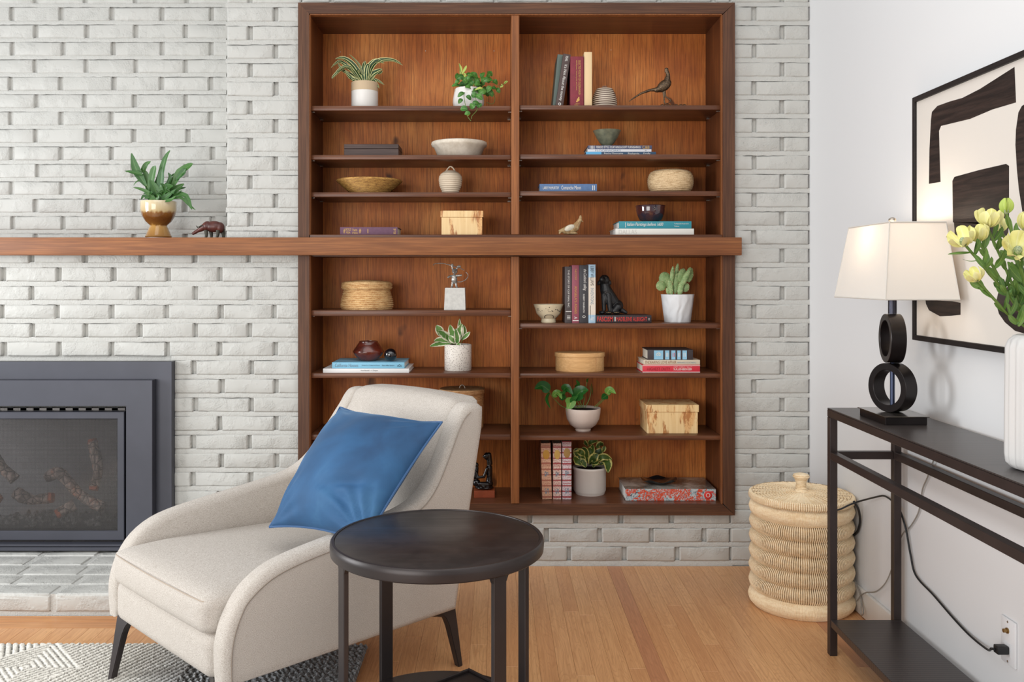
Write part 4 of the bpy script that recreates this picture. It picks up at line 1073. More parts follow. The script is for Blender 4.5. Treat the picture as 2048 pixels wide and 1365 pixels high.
t,tx,pa,Tb=lying('teal art book under the dark glazed bowl above the mantel',1238,1383,442.5,457,3.625,.19,cl('teal_jacket',(44,136,150)),z,Ta+.0003,group=g_,page='page_white')
tx('Italian Paintings before 1600',.11,.61,.25,.82,M['whiteprint'],italic=.25); tx('The Metropolitan Museum of Art',.76,.96,.55,.75,M['whiteprint']); tx('Volume',.76,.83,.25,.42,M['whiteprint']); pa(.085,.09,.15,.85,M['whiteprint'])
zI=z+Ta+Tb+.0005
z=SH['UL4']
t,tx,pa,T=lying('faded purple cloth book with gold print lying alone above the mantel on the left',680,795,454,470,3.625,.15,cl('purple_cloth',(112,78,98),.75,var=.08,vs=90),z)
tx('ENCYCLO',.10,.19,.55,.85,M['gold']); tx('PEDIA',.11,.18,.2,.45,M['gold']); tx('Facts',.22,.30,.5,.8,M['gold']); tx('of Nations',.21,.31,.18,.4,M['gold']); tx('#',.06,.09,.2,.8,M['gold']); tx('#',.33,.37,.2,.8,M['gold']); tx('1',.48,.49,.25,.75,M['gold']); tx('22',.93,.97,.2,.8,M['gold'])
# lower left books
z=SH['LL2']; g_='two books under the brown pot'
t,tx,pa,Ta=lying('white book with small black title under the light blue book',646,818,737.5,746,3.615,.22,cl('white_jacket2',(224,222,220)),z,group=g_,page='page_white')
tx('Home Beautiful  •  A. Designer',.44,.64,.35,.7,M['blackprint'])
t,tx,pa,Tb=lying('light blue book under the reddish brown pot and glass ball',664,809,725.5,737.5,3.618,.20,cl('light_blue_jacket',(126,184,210)),z,Ta+.0003,group=g_,page='page_white')
tx('California Houses',.04,.36,.25,.8,M['greyprint'],italic=.2); tx('Gardens for Cottages and Estates',.41,.66,.4,.62,M['blackprint']); tx('Diana Miller Stewart',.69,.86,.4,.62,M['blackprint']); tx('oOo',.90,.96,.3,.7,M['blackprint'])
zP=z+Ta+Tb+.0005
# lower right upright four
z=SH['LR1']; g_='four upright books beside the black dog'; Yb=3.625
t,tx,pa=upright('charcoal book with white title, leftmost of the four beside the black dog',1130,1143.5,533.5,Yb,.15,cl('charcoal_jacket',(74,66,66)),z,group=g_)
tx('THE STORY OF CLIP MAN, INC.',.06,.73,.38,.66,M['whiteprint']); pa(.79,.80,.1,.95,M['whiteprint']); tx('|||',.87,.93,.3,.8,M['whiteprint'])
t,tx,pa=upright('dusty rose book second from the left beside the black dog',1144,1158,530.5,Yb,.15,cl('rose_jacket',(146,74,88)),z,group=g_)
tx('THE STORY',.06,.26,.4,.66,M['gold']); tx("ANGELA'S ASHES",.36,.84,.36,.72,M['gold']); tx('A',.89,.93,.3,.75,M['whiteprint']); pa(.95,.965,.1,.95,M['whiteprint'])
t,tx,pa=upright('black book with white script title third from the left beside the black dog',1158.5,1176.5,530.5,Yb,.16,cl('black_jacket',(58,56,60)),z,group=g_)
tx("the Cuckoo's calling",.07,.44,.40,.82,M['whiteprint'],italic=.4); tx('ROBERT GALBRAITH',.50,.82,.42,.6,M['whiteprint']); tx('O',.87,.91,.35,.7,M['whiteprint'])
t,tx,pa=upright('pale blue book nearest the black dog of the four upright books',1177,1191,529.5,Yb,.15,cl('pale_blue_jacket',(168,196,216)),z,group=g_)
pa(.22,.86,.0,1,cl('cream_print',(218,206,192))); tx('LIBBY WILLIAMS',.03,.36,.3,.75,M['blackprint']); tx('INVENTIONS',.40,.68,.3,.75,M['greyprint']); tx('W',.9,.96,.2,.8,M['whiteprint']); pa(.70,.93,.22,.3,M['greyprint'])
t,tx,pa,T=lying('black book with red title lying under the black dog',1190.5,1303,631,646.5,3.63,.15,cl('black_jacket2',(44,36,38)),z,round_=.001)
tx('FASCISM',.035,.31,.2,.82,M['redprint'],bold=.01); pa(.345,.36,.22,.8,M['whiteprint']); tx('MADELEINE ALBRIGHT',.375,.92,.22,.78,M['redprint']); tx('o',.945,.965,.35,.65,M['whiteprint'])
zD=z+T+.0002
z=SH['LR2']; g_='stack of three books beside the oval box'
t,tx,pa,Ta=lying('red book at the bottom of the stack beside the oval box',1285,1400,730,745.5,3.63,.16,cl('red_jacket',(208,44,62)),z,group=g_)
pa(0,1,.03,.10,M['whiteprint']); pa(0,1,.86,.93,M['whiteprint']); tx('HIGHEST DUTY',.08,.48,.28,.66,cl('deep_red_print',(140,20,34))); tx('CAPT. CHESLEY "SULLY"',.54,.86,.66,.78,M['whiteprint']); tx('SULLENBERGER',.54,.86,.30,.56,M['whiteprint'])
t,tx,pa,Tb=lying('beige book in the middle of the stack beside the oval box',1287,1400,720.5,730,3.632,.15,cl('beige_jacket',(206,192,170)),z,Ta+.0003,group=g_)
tx('ENDEARING LOVE AFFAIR',.03,.58,.2,.85,cl('brown_print',(150,110,84))); tx('BERNARD GOLDBERG',.60,.93,.3,.6,M['greyprint'])
t,tx,pa,Tc=lying('thick dark book with pale blue labels on top of the stack beside the oval box',1295,1386,700.5,720.5,3.640,.14,cl('dark_brown_cloth',(58,50,52),.6),z,Ta+Tb+.0006,group=g_,round_=.003)
lb_=cl('pale_blue_label',(140,190,216))
for a0,a1 in ((.14,.34),(.385,.475),(.52,.61),(.65,.725),(.765,.86)): pa(a0,a1,.04,.93,lb_,'spine_label')
tx('db',.19,.29,.4,.8,M['page']); tx('II',.41,.45,.3,.7,M['whiteprint']); tx('II',.55,.59,.3,.7,M['redprint']); tx('II',.67,.71,.3,.7,M['whiteprint']); tx('II',.79,.83,.3,.7,M['whiteprint'])
# three patterned books
def patterned(name,c1,c2,c3):
    k=NT(name); k.set(Roughness=.55); v=k.coord(); vo=k.n('TexVoronoi'); vo.inputs['Scale'].default_value=260; k.l(v,vo.inputs['Vector'])
    w_=k.n('TexWave'); w_.bands_direction='Z'; w_.inputs['Scale'].default_value=14; k.l(v,w_.inputs[0])
    a=k.ramp(vo.outputs['Distance'],[(.3,c1),(.5,c2)]); a=k.mix(k.ramp(w_.outputs['Fac'],[(.82,(0,0,0,1)),(.9,(1,1,1,1))]),a,c3); k.col(a); return k.m
z=SH['LR4']; g_='three patterned classics on the bottom right shelf'
for (xl,xr,yt,lab,cs,gc) in ((1084.5,1104,887,'orange-pink patterned book with gold oval, leftmost of three on the bottom right shelf',((196,140,112),(226,180,150),(176,104,84)),(206,156,70)),
        (1106,1122.5,887,'pink patterned book with gold oval, middle of three on the bottom right shelf',((190,120,112),(228,204,190),(166,76,76)),(216,176,96)),
        (1124.5,1143,883,'red-edged patterned book with dull gold oval, rightmost of three on the bottom right shelf',((178,132,140),(220,206,208),(160,60,66)),(176,140,84))):
    t,tx,pa=upright(lab,xl,xr,yt,3.655,.15,patterned('patterned_cloth_%d'%xl,*cs),z,group=g_,lean=math.radians(-1.6) if xl<1100 else 0,round_=.002)
    cx_=t.location.x; T=WX(xr,3.655)-WX(xl,3.655); H=WZ(yt,3.655)-z
    b=B(); bmesh.ops.create_uvsphere(b,u_segments=24,v_segments=12,radius=1); b.transform(Matrix.Translation((T/2-(.004 if xl<1100 else 0),-.0026,H*.80))@Matrix.Diagonal((T*.36,.0012,H*.085,1)))
    obj('gold_medallion',b,plain('gold_medallion_%d'%xl,gc,.4,.3),t,local=True)
    for q,ss in enumerate(('&','S')): tx(ss,.50+.3*q,.60+.3*q,.3,.7,M['greyprint'])
    fr_=cl('frame_print_%d'%xl,cs[2])
    for a in (.04,.34,.40,.66,.72,.96): pa(a,a+.008,.08,.92,fr_)
# big art book
k=NT('psychedelic_jacket'); k.set(Roughness=.25); v=k.coord(); n1=k.noise(v,60,5,.7,1.5); n2=k.noise(v,14,3,.6); n3=k.noise(v,90,3,.6,2)
a=k.ramp(n1,[(.36,(58,66,74)),(.46,(168,180,186)),(.54,(206,202,196)),(.62,(90,150,170))]); a=k.mix(k.ramp(k.math('MULTIPLY',n3,k.math('GREATER_THAN',n2,.47)),[(.44,(0,0,0,1)),(.5,(1,1,1,1))]),a,(206,78,52)); k.col(a); mspine=k.m
k=NT('grey_photo_cover'); k.set(Roughness=.22); v=k.coord(); n1=k.noise(v,12,5,.6,.5); k.col(k.ramp(n1,[(.35,(70,66,64)),(.5,(120,114,106)),(.62,(164,158,150))])); mcov=k.m
Yg=3.632; X0,X1=WX(1251,Yg),WX(1432,Yg); T=.0475
bt=thing('art_book','large thick art book with swirling red and blue spine on the bottom right shelf','book',(X0,Yg,z))
def lb(*a,bev=.001): return bx(X0+a[0],X0+a[1],Yg+a[2],Yg+a[3],z+a[4],z+a[5],bev,1)
Lb=X1-X0; 
obj('spine',lb(0,Lb,0,.003,0.0005,T),mspine,bt); b=lb(0,Lb,.003,.215,T-.003,T); obj('front_cover',b,mcov,bt); obj('back_cover',lb(0,Lb,.003,.215,.0005,.003),mcov,bt)
obj('pages',lb(.004,Lb-.004,.0032,.211,.0031,T-.0031,bev=0),M['page_white'],bt,smooth=False)
c=W(1416,991,Yg); dsk=lathe(B(),(0,0,0),[(.0165,0),(.0165,.0012),(.016,.0015)],28); dsk.transform(Matrix.Translation(c)@Matrix.Rotation(PI/2,4,'X')); obj('red_emblem',dsk,M['redprint'],bt)
rr=lathe(B(),(0,0,0),[(.0085,.0),(.0085,.002),(.0065,.002),(.0065,0)],24); rr.transform(Matrix.Translation(c)@Matrix.Rotation(PI/2,4,'X')); obj('emblem_ring',rr,M['whiteprint'],bt)
ar=bx(c.x+.006,c.x+.021,Yg-.0018,Yg-.0002,c.z+.010,c.z+.0155); obj('emblem_bar',ar,M['redprint'],bt)
# black wavy dish on the book
def wavy():
    bm=B(); cx,cy=WX(1318,3.74),3.735; z0=z+T+.0008; rings=[]
    for r,h in ((.0,.003),(.03,.003),(.055,.006),(.072,.012),(.074,.0125),(.056,.0035),(.03,.0003),(.0,.0003)):
        ring=[]
        for i in range(48):
            a=2*PI*i/48; w_=(r/.074)**2*.0045*(1+math.sin(a*5)); ring.append(bm.verts.new((cx+r*1.0*math.cos(a)*(1+.05*math.sin(3*a)),cy+r*.72*math.sin(a),z0+h+w_)))
        rings.append(ring)
    for A,C in zip(rings,rings[1:]):
        for i in range(48): bm.faces.new((A[i],C[i],C[(i+1)%48],A[(i+1)%48]))
    bmesh.ops.remove_doubles(bm,verts=bm.verts[:],dist=1e-5); bmesh.ops.recalc_face_normals(bm,faces=bm.faces[:]); return bm
tag(obj('leaf_dish',wavy(),plain('gloss_black_glaze',(22,22,24),.12,coat=1)),'glossy black wavy-edged leaf dish lying on the large art book','dish')
# ================================================================== POTTERY, BOXES, BASKETS
def pot(name,label,cat,px,Yc,zs,prof,mat,seg=48,parts=None,**k):
    X=WX(px,Yc); t=thing(name,label,cat,(X,Yc,zs)); obj('pot' if parts is None else parts,lathe(B(),(X,Yc,zs),prof,seg,**k),mat,t,angle=50); return t,X
def pw(w,Y): return w*Y/F/2
# 1 two-tone cylinder with dracaena
Y=3.71; z=SH['UL1']; r=pw(53,Y); h=WZ(166,Y)-z; hb=WZ(184,Y)-z
t,X=pot('potted_dracaena','striped dracaena in a two-tone beige and white cylinder pot on the top left shelf','plant',729.5,Y,z,[(r-.003,0),(r,.003),(r,hb)],M['trimwhite'],close=False)
k=plain('bare_clay',(202,178,146),.8); 
obj('pot_rim',lathe(B(),(X,Y,z),[(r+.0003,hb),(r+.0003,h-.002),(r-.001,h),(r-.004,h),(r-.005,h-.012),(r-.005,hb)],48,close=False),k,t)
obj('soil',lathe(B(),(X,Y,z),[(.001,h-.013),(r-.0055,h-.014),(r-.006,h-.03)],24),M['soil'],t)
for pxs,wd in (([(728,164),(708,132),(688,117),(670,118)],11),([(726,166),(712,148),(690,134),(668,152),(664,158)],8),([(725,166),(706,152),(684,140),(675,124)],8),([(724,167),(704,158),(697,157)],9),([(722,167),(712,166),(709,172)],5),
        ([(730,164),(720,133),(708,118),(698,108)],4),([(731,166),(728,140),(729,128),(731,122)],9),([(733,166),(740,140),(752,124),(772,120),(790,122),(806,131)],11),([(732,166),(738,136),(748,124),(757,122),(769,127)],12),
        ([(733,166),(745,150),(756,143),(765,138)],13),([(734,166),(748,148),(762,146),(765,141)],8),([(732,166),(745,160),(756,162),(769,170)],7),([(733,166),(744,161),(752,168),(759,177)],8),([(727,165),(722,150),(716,140),(720,146)],9),
        ([(730,164),(728,150),(722,146),(724,140)],11),([(726,166),(700,137),(682,124),(673,126),(662,136)],8),([(726,167),(713,148),(703,136),(689,133),(676,141),(664,156)],7),([(732,165),(734,138),(737,130),(742,133)],9),([(723,166),(708,160),(697,151),(690,140)],9)):
    n=len(pxs); P=[(x,y,-.02*math.sin(i*1.1+pxs[-1][0])*i/n) for i,(x,y) in enumerate(pxs)]
    leafpx(t,P,Y,wd*1.25,'leaf_dracaena','blade',(random.uniform(-.3,.3),-1,.5),.3)
# 2 round white vine pot
Y=3.70; r=pw(62,Y); h=WZ(178,Y)-z
def flut(r_,z_,a): return r_*(1+.012*math.cos(a*14))
t,X=pot('potted_vine','trailing green vine in a round white fluted pot on the top left shelf','plant',937,Y,z,[(r*.80,0),(r*.92,.008),(r,.03),(r*.99,.045),(r*.88,h-.004),(r*.84,h),(r*.79,h-.003),(r*.78,.03)],M['trimwhite'],84,fn=flut)
obj('soil',lathe(B(),(X,Y,z),[(.001,h-.008),(r*.8,h-.009),(r*.7,h-.03)],24),M['soil'],t)
VR=random.Random(5)
def stem(t,pts,Y,r=.0012,mat='stem',name='stem'):
    return obj(name,tube(B(),[W(p[0],p[1],Y+(p[2] if len(p)>2 else 0)) for p in pts],r,seg=6,n=5),M[mat],t)
for pts in ([(935,180),(925,160),(921,140),(918,128)],[(940,180),(960,165),(985,165),(1000,172),(1013,164)],[(940,178,-.03),(950,186,-.07),(952,200,-.085),(955,218,-.10),(944,232,-.105),(943,238,-.105)],[(932,180,-.03),(928,190,-.08),(930,206,-.09),(932,220,-.105),(936,234,-.108),(942,242,-.108)],[(942,180),(948,160),(950,145)],[(955,180),(972,176),(985,183),(990,198),(985,208),(973,205)]): stem(t,pts,Y)
lv=[]
for i in range(46):
    cx_=max(915,min(978,VR.gauss(945,19))); cy_=VR.uniform(150,186); lv.append((cx_,cy_,VR.uniform(-.06,.04)))
lv+=[(915,165,-.02),(912,172,-.02),(980,148,0),(990,165,0),(988,178,0),(982,188,0),(950,152,-.03),(955,170,-.06),(948,192,-.08),(958,195,-.085),(937,196,-.08),(921,203,-.08),(945,213,-.1),(952,208,-.1),(958,212,-.095),(928,219,-.108),(935,228,-.108),(922,190,-.08),(996,182,0),(975,160,0)]
for x,y,d in lv:
    a=VR.uniform(0,2*PI); L_=VR.uniform(11,18); dx,dy=math.cos(a)*L_,math.sin(a)*L_*.8
    leafpx(t,[(x-dx*.5,y-dy*.5,d),(x,y-2,d-.008),(x+dx*.5,y+dy*.5,d-.004)],Y,VR.uniform(8,12.5),'leaf_vine','oval',(VR.uniform(-.5,.5),-1,VR.uniform(-.3,.9)),.2)
for p in ([(920,148),(922,138),(918,127)],[(922,150),(930,138),(933,131)],[(924,158),(930,150),(926,146)],[(1008,168),(1012,164),(1016,163)],[(1000,175),(1004,172),(1003,168)],[(934,232,-.108),(938,227,-.108),(934,224,-.108)],[(950,180,-.06),(960,176,-.07),(968,180,-.06)]): leafpx(t,p,Y,5,'leaf_lime','petal')
# striped jar
Y=3.68; z=SH['UR1']; r=pw(50,Y); h=WZ(172,Y)-z; P=[(r*.9,0)]
for i in range(40):
    u=i/39; zz=.002+u*(h*.84); rr=r*math.sqrt(max(.03,1-((zz-.016)/(h*.90))**2)) if zz>.016 else r*(.93+.07*zz/.016)
    P.append((rr*(1+.022*math.sin(i*2*PI/4.4)),zz))
t,X=pot('striped_jar','small beehive-shaped jar with cream and brown rings on the top right shelf','jar',1209,Y,z,P,None)
o=[c for c in t.children][0]; k=NT('ringed_glaze'); k.set(Roughness=.45); v=k.coord(); sp=k.n('SeparateXYZ'); k.l(v,sp.inputs[0])
f=k.math('SINE',k.math('ADD',k.math('MULTIPLY',sp.outputs[2],2*PI/(h*.8/8.86)),.2)); k.col(k.mix(k.ramp(f,[(.0,(0,0,0,1)),(.25,(1,1,1,1))]),(84,60,48),(218,204,184))); o.data.materials.clear(); o.data.materials.append(k.m)
obj('lid',lathe(B(),(X,Y,z),[(r*.50,h*.83),(r*.40,h*.87),(r*.22,h*.91),(r*.17,h*.93),(r*.20,h*.97),(r*.14,h*.995),(.001,h)],32),plain('brown_glazed_lid',(120,80,62),.45,c2=(186,160,138),vs=60),t)
# wood keepsake box
Y=3.64; z=SH['UL2']; X0,X1=WX(688,Y),WX(797,Y); hm=WZ(297.5,Y); ht=WZ(288.5,Y)
t=thing('keepsake_box','flat dark grey-brown wooden box on the second left shelf','box',((X0+X1)/2,Y,z)); kk=wood('grey_walnut_box',(96,78,72),(78,62,58),(52,42,40),'X',.45,coat=0)
obj('box_body',bx(X0,X1,Y,Y+.14,z,hm-.0006,.001,1),kk,t); obj('lid',bx(X0,X1,Y,Y+.14,hm+.0004,ht,.001,1),kk,t)
# pie dish
Y=3.72; r=pw(112,Y); h=WZ(285,Y)-z
t,X=pot('pie_dish','shallow crackled off-white stoneware pie dish on the second left shelf','dish',918.5,Y,z,[(r*.70,0),(r*.74,.002),(r*.90,h*.66),(r*.975,h*.74),(r*1.0,h*.86),(r*.985,h*.97),(r*.95,h),(r*.91,h*.94),(r*.76,.008)],plain('crackled_glaze',(228,218,202),.45,c2=(202,190,172),vs=30,bump=.2,bs=200),72,parts='dish')
# green bowl on stack
Y=3.72; z=zG; r=pw(56,Y); h=WZ(262,Y)-z
pot('green_bowl','small conical grey-green glazed bowl on top of the navy book stack','bowl',1214,Y,z,[(r*.36,0),(r*.38,h*.10),(r*.33,h*.16),(r*.50,h*.28),(r*.76,h*.60),(r*.97,h*.95),(r,h),(r*.97,h),(r*.8,h*.7),(r*.4,h*.3),(.002,h*.26)],plain('celadon_glaze',(126,126,104),.3,c2=(98,100,84),vs=40),60,parts='bowl')
# coiled tray
def coil(prof_pts,cr,step,c,seg,mat,name,parent,twist=.0,name2=None):
    """coil rows following a profile polyline: real ribs"""
    P=[]; L_=0; segs=[]
    for a,b in zip(prof_pts,prof_pts[1:]): d=math.hypot(b[0]-a[0],b[1]-a[1]); segs.append((a,b,d)); L_+=d
    n=max(2,int(L_/step)); out=[]
    for i in range(n*6+1):
        s=i/(n*6)*L_; 
        for a,b,d in segs:
            if s<=d or (a,b,d)==segs[-1]: u=min(1,s/d); q=(lerp(a[0],b[0],u),lerp(a[1],b[1],u)); nx,nz=(b[1]-a[1])/d,-(b[0]-a[0])/d; break
            s-=d
        bump=cr*abs(math.sin(PI*i/6)); out.append((q[0]+nx*bump,q[1]+nz*bump))
    def fn(r_,z_,a): return r_*(1+.002*math.sin(a*seg*.5))
    return obj(name,lathe(B(),c,out,seg,fn=fn),mat,parent,angle=80)
Y=3.73; z=SH['UL3']; r=pw(129,Y); h=WZ(361,Y)-z; X=WX(739,Y)
t=thing('woven_tray','shallow flared coiled grass tray basket on the third left shelf','basket',(X,Y,z))
coil([(r*.45,.0005),(r*.52,h*.05),(r*.76,h*.46),(r,h*.93),(r*.985,h),(r*.78,h*.6),(r*.55,h*.22),(.002,.006)],.0028,.0056,(X,Y,z),110,M['honeycoil'],'coiled_bowl',t)
# ribbed jar with loop handle
Y=3.69; r=pw(47,Y); h=WZ(342,Y)-z; X=WX(901,Y)
t=thing('lidded_jar','round ribbed cream stoneware jar with a loop handle on the third left shelf','jar',(X,Y,z)); kk=plain('cream_stoneware',(212,194,170),.5,var=.06,vs=20)
P=[]
for i in range(61):
    u=i/60; zz=u*h; w_=[(0,.60),(.1,.72),(.35,.93),(.6,1.0),(.75,.97),(.88,.80),(1,.42)]
    for a,b in zip(w_,w_[1:]):
        if a[0]<=u<=b[0]: e=lerp(a[1],b[1],(u-a[0])/(b[0]-a[0]))
    P.append((r*e+(.0009*math.sin(u*60*2*PI/5) if u<.9 else 0),zz))
P+=[(.001,h*1.01)]
obj('jar_body',lathe(B(),(X,Y,z),P,48),kk,t)
obj('loop_handle',tube(B(),[Vector((X-.020,Y,z+h*.96)),Vector((X-.010,Y,z+h+.010)),Vector((X,Y,z+h+.018)),Vector((X+.011,Y,z+h+.011)),Vector((X+.020,Y,z+h*.96))],.0028,seg=8),kk,t)
# seagrass pouf basket (closed rounded)
Y=3.72; z=SH['UR3']; a_=pw(90,Y); h=WZ(340.5,Y)-z; X=WX(1341,Y)
t=thing('seagrass_basket','rounded woven seagrass basket on the third right shelf','basket',(X,Y,z))
P=[(.55,0),(.80,.05),(.94,.2),(1.0,.45),(.985,.68),(.90,.87),(.72,.97),(.4,1.0),(.002,1.0)]
P=[(p.x,p.z) for p in catmull([Vector((q[0]*a_,0,q[1]*h)) for q in P],8)]
bb=B(); lathe(bb,(X,Y,z),P,72,fn=lambda r_,z_,a:r_*(1+.014*math.sin(a*42+z_*420))+.0012*math.sin(z_*800)); bb2=obj('woven_body',bb,M['seagrass'],t,angle=180)
# dark glazed bowl on teal book
Y=3.70; z=zI; r=pw(60,Y); h=WZ(411.5,Y)-z; 
t,X=pot('dark_bowl','glossy blue-black glazed bowl standing on the teal art book','bowl',1301,Y,z,[(r*.5,0),(r*.52,.004),(r*.72,.010),(r*.9,h*.45),(r*.96,h*.72),(r*.955,h*.80),(r*1.0,h*.98),(r*.98,h),(r*.95,h*.97),(r*.85,h*.4),(.002,.010)],plain('blue_black_glaze',(40,32,48),.08,c2=(84,44,34),vs=26,coat=1),60,parts='bowl')
# small wood veneer boxes
def spalt(name,seed):
    k=NT(name); k.set(Roughness=.4); v=k.coord((1,1,.25)); v0=k.coord()
    n1=k.noise(v,22+seed,4,.6,.4); n2=k.noise(v,70,4,.75,.6); g=k.noise(k.coord((90,90,3)),1,3,.6)
    a=k.ramp(g,[(.3,(222,184,128)),(.7,(236,206,154))])
    m=k.math('MULTIPLY',k.ramp(n1,[(.52,(0,0,0,1)),(.58,(1,1,1,1))]),k.ramp(n2,[(.48,(0,0,0,1)),(.56,(1,1,1,1))])); a=k.mix(m,a,(132,72,40)); a=k.mix(k.math('MULTIPLY',k.ramp(n1,[(.52,(0,0,0,1)),(.6,(1,1,1,1))]),.5),a,(214,150,84)); k.col(a); return k.m
M['spalt1']=spalt('spalted_veneer',0); M['spalt2']=spalt('spalted_veneer_b',6)
Y=3.62; z=SH['UL4']; t=thing('veneer_box','pale spalted wood box with overhanging lid above the mantel','box',(WX(924,Y),Y,z))
zl=WZ(435,Y); zt_=WZ(421.5,Y)
obj('box_body',bx(WX(883,Y),WX(964.5,Y),Y+.003,Y+.135,z,zl,.0012,1),M['spalt1'],t); obj('lid',bx(WX(881,Y),WX(966.5,Y),Y,Y+.138,zl+.0003,zt_,.0015,1),M['spalt1'],t)
Y=3.646; z=SH['LR3']; t=thing('veneer_box','large pale spalted wood box with lid beside the white bowl planter','box',(.716,Y,z))
obj('box_body',bx(.613,.8185,Y+.003,Y+.178,z,.609,.0012,1),M['spalt2'],t); obj('lid',bx(.609,.8225,Y,Y+.182,.6093,.6385,.0015,1),M['spalt2'],t)
# oval bentwood box
z=SH['LR2']; X=WX(1159.5,3.72); Y=3.72; ry=.075; rx=WX(1208,3.72)-X-.0
t=thing('bentwood_box','oval pale bentwood box with fitted lid on the middle right shelf','box',(X,Y,z)); kk=wood('pale_maple',(232,190,134),(222,174,118),(200,150,96),'X',.45,coat=0,blotch=.3)
obj('box_body',lathe(B(),(X,Y,z),[(rx*.99,0),(rx,.002),(rx,.058)],72,sy=ry/rx),kk,t); 
obj('lid',lathe(B(),(X,Y,z),[(rx+.003,.0585),(rx+.0035,.060),(rx+.0035,.0735),(rx+.002,.0755),(rx*.5,.0765)],72,sy=ry/rx),kk,t)
obj('lap_seam',bx(X+rx*.60,X+rx*.605,Y-ry*.82,Y-ry*.795,z+.003,z+.057),plain('seam_line',(170,120,74),.6),t)
# coiled lidded basket
Y=3.735; z=SH['LL1']; r=pw(103,Y); h=WZ(578,Y)-z; X=WX(734,Y)
t=thing('coiled_basket','round lidded coiled straw basket on the upper shelf below the mantel','basket',(X,Y,z))
coil([(r*.93,0),(r*.985,h*.08),(r*1.0,h*.22),(r*.97,h*.5),(r*.89,h*.85),(r*.86,h)],.0034,.0074,(X,Y,z),120,M['coil'],'basket_body',t)
coil([(r*.91,h*.99),(r*.965,h*1.03),(r*.965,h*1.26),(r*.9,h*1.31),(r*.5,h*1.37),(r*.1,h*1.40),(.002,h*1.4)],.0030,.0064,(X,Y,z),120,M['coil'],'lid',t)
# white block with mouse
Y=3.655; z=SH['LL1']; zt_=WZ(576,Y-.03); b0=(WX(888,3.62),WX(931,3.62)); b1=(WX(890,3.62),WX(929.5,3.62))
t=thing('mouse_figurine','silver mouse figurine swinging a rope on a pale stone block','figurine',((b0[0]+b0[1])/2,Y,z))
bm=B(); lo=[bm.verts.new(p) for p in ((b0[0],3.62,z),(b0[1],3.62,z),(b0[1],3.705,z),(b0[0],3.705,z))]; hi=[bm.verts.new(p) for p in ((b1[0],3.622,zt_),(b1[1],3.622,zt_),(b1[1],3.703,zt_),(b1[0],3.703,zt_))]
for i in range(4): bm.faces.new((lo[i],lo[(i+1)%4],hi[(i+1)%4],hi[i]))
bm.faces.new(hi); bm.faces.new(list(reversed(lo))); bmesh.ops.bevel(bm,geom=bm.edges[:],offset=.001,segments=1,affect='EDGES')
obj('stone_block',bm,plain('pale_travertine',(206,204,198),.7,var=.08,vs=60,bump=.3,bs=160),t)
def wp(x,y,d=0): return W(x,y,3.66+d)
s_=3.66/F
mm=plain('antique_pewter',(190,186,180),.35,.5,var=.35,vs=120)
me=blob([('c',wp(904,573.5),wp(905,565),2.4*s_,2.2*s_),('c',wp(913,573.5),wp(911.5,565),2.4*s_,2.2*s_),('s',wp(908.5,559.5),(6.2*s_,5*s_,8.5*s_)),('s',wp(908,553),(5*s_,4*s_,4*s_)),
    ('s',wp(909.5,543),(5.8*s_,5.5*s_,5.6*s_)),('c',wp(908.5,543.5,-.008),wp(907.5,545,-.018),3.4*s_,1.6*s_),('c',wp(905,552),wp(900,553,-.004),2.2*s_,2*s_),('c',wp(900,553,-.004),wp(896.5,555,-.008),2*s_,2.1*s_),('c',wp(912,552),wp(923,551,-.004),2.4*s_,2*s_),
    ('s',wp(904.5,531.5),(2.8*s_,1.5*s_,4.2*s_)),('c',wp(905,538),wp(904.5,533),1.8*s_,1.8*s_),('s',wp(918,533.5),(4.2*s_,1.5*s_,3*s_)),('c',wp(913,538),wp(917,534.5),1.8*s_,1.8*s_),('c',wp(903.5,574.8,-.003),wp(903,574.8,-.010),2.2*s_,1.8*s_),('c',wp(913.5,574.8,-.003),wp(914,574.8,-.010),2.2*s_,1.8*s_)],.0011,3)
obj('mouse',me,mm,t)
obj('tail',tube(B(),[wp(913,564,.006),wp(922,564,.006),wp(931,560,.004),wp(936,553,.002),wp(935,548,0),wp(932,545,0)],.0016,seg=6),mm,t)
obj('rope',tube(B(),[wp(866,531),wp(870,528),wp(884,527),wp(898,530,-.006),wp(908,533,-.016),wp(919,536,-.006),wp(928,541)],.0017,seg=6),mm,t)
# brown pot + ball on blue book
Y=3.70; z=zP; r=pw(62,Y); h=WZ(682.5,Y)-z
t,X=pot('burnished_pot','burnished reddish brown clay pot with angular shoulder on the light blue book','pot',737,Y,z,[(r*.42,0),(r*.56,h*.04),(r*.85,h*.26),(r*1.0,h*.46),(r*.97,h*.53),(r*.72,h*.82),(r*.60,h*.95),(r*.61,h*1.0),(r*.57,h),(r*.56,h*.9),(r*.8,h*.5),(.002,h*.2)],plain('burnished_clay',(112,44,28),.22,c2=(58,26,20),vs=14,coat=.5),64)
Y=3.672; r=pw(25.5,Y); b=B(); bmesh.ops.create_uvsphere(b,u_segments=40,v_segments=24,radius=r); b.transform(Matrix.Translation((WX(781,Y),Y,z+r+.0003)))
tag(obj('glass_ball',b,plain('dark_glass_ball',(20,16,20),.05,coat=1),angle=180),'small dark glass ball beside the brown clay pot on the light blue book','ball')
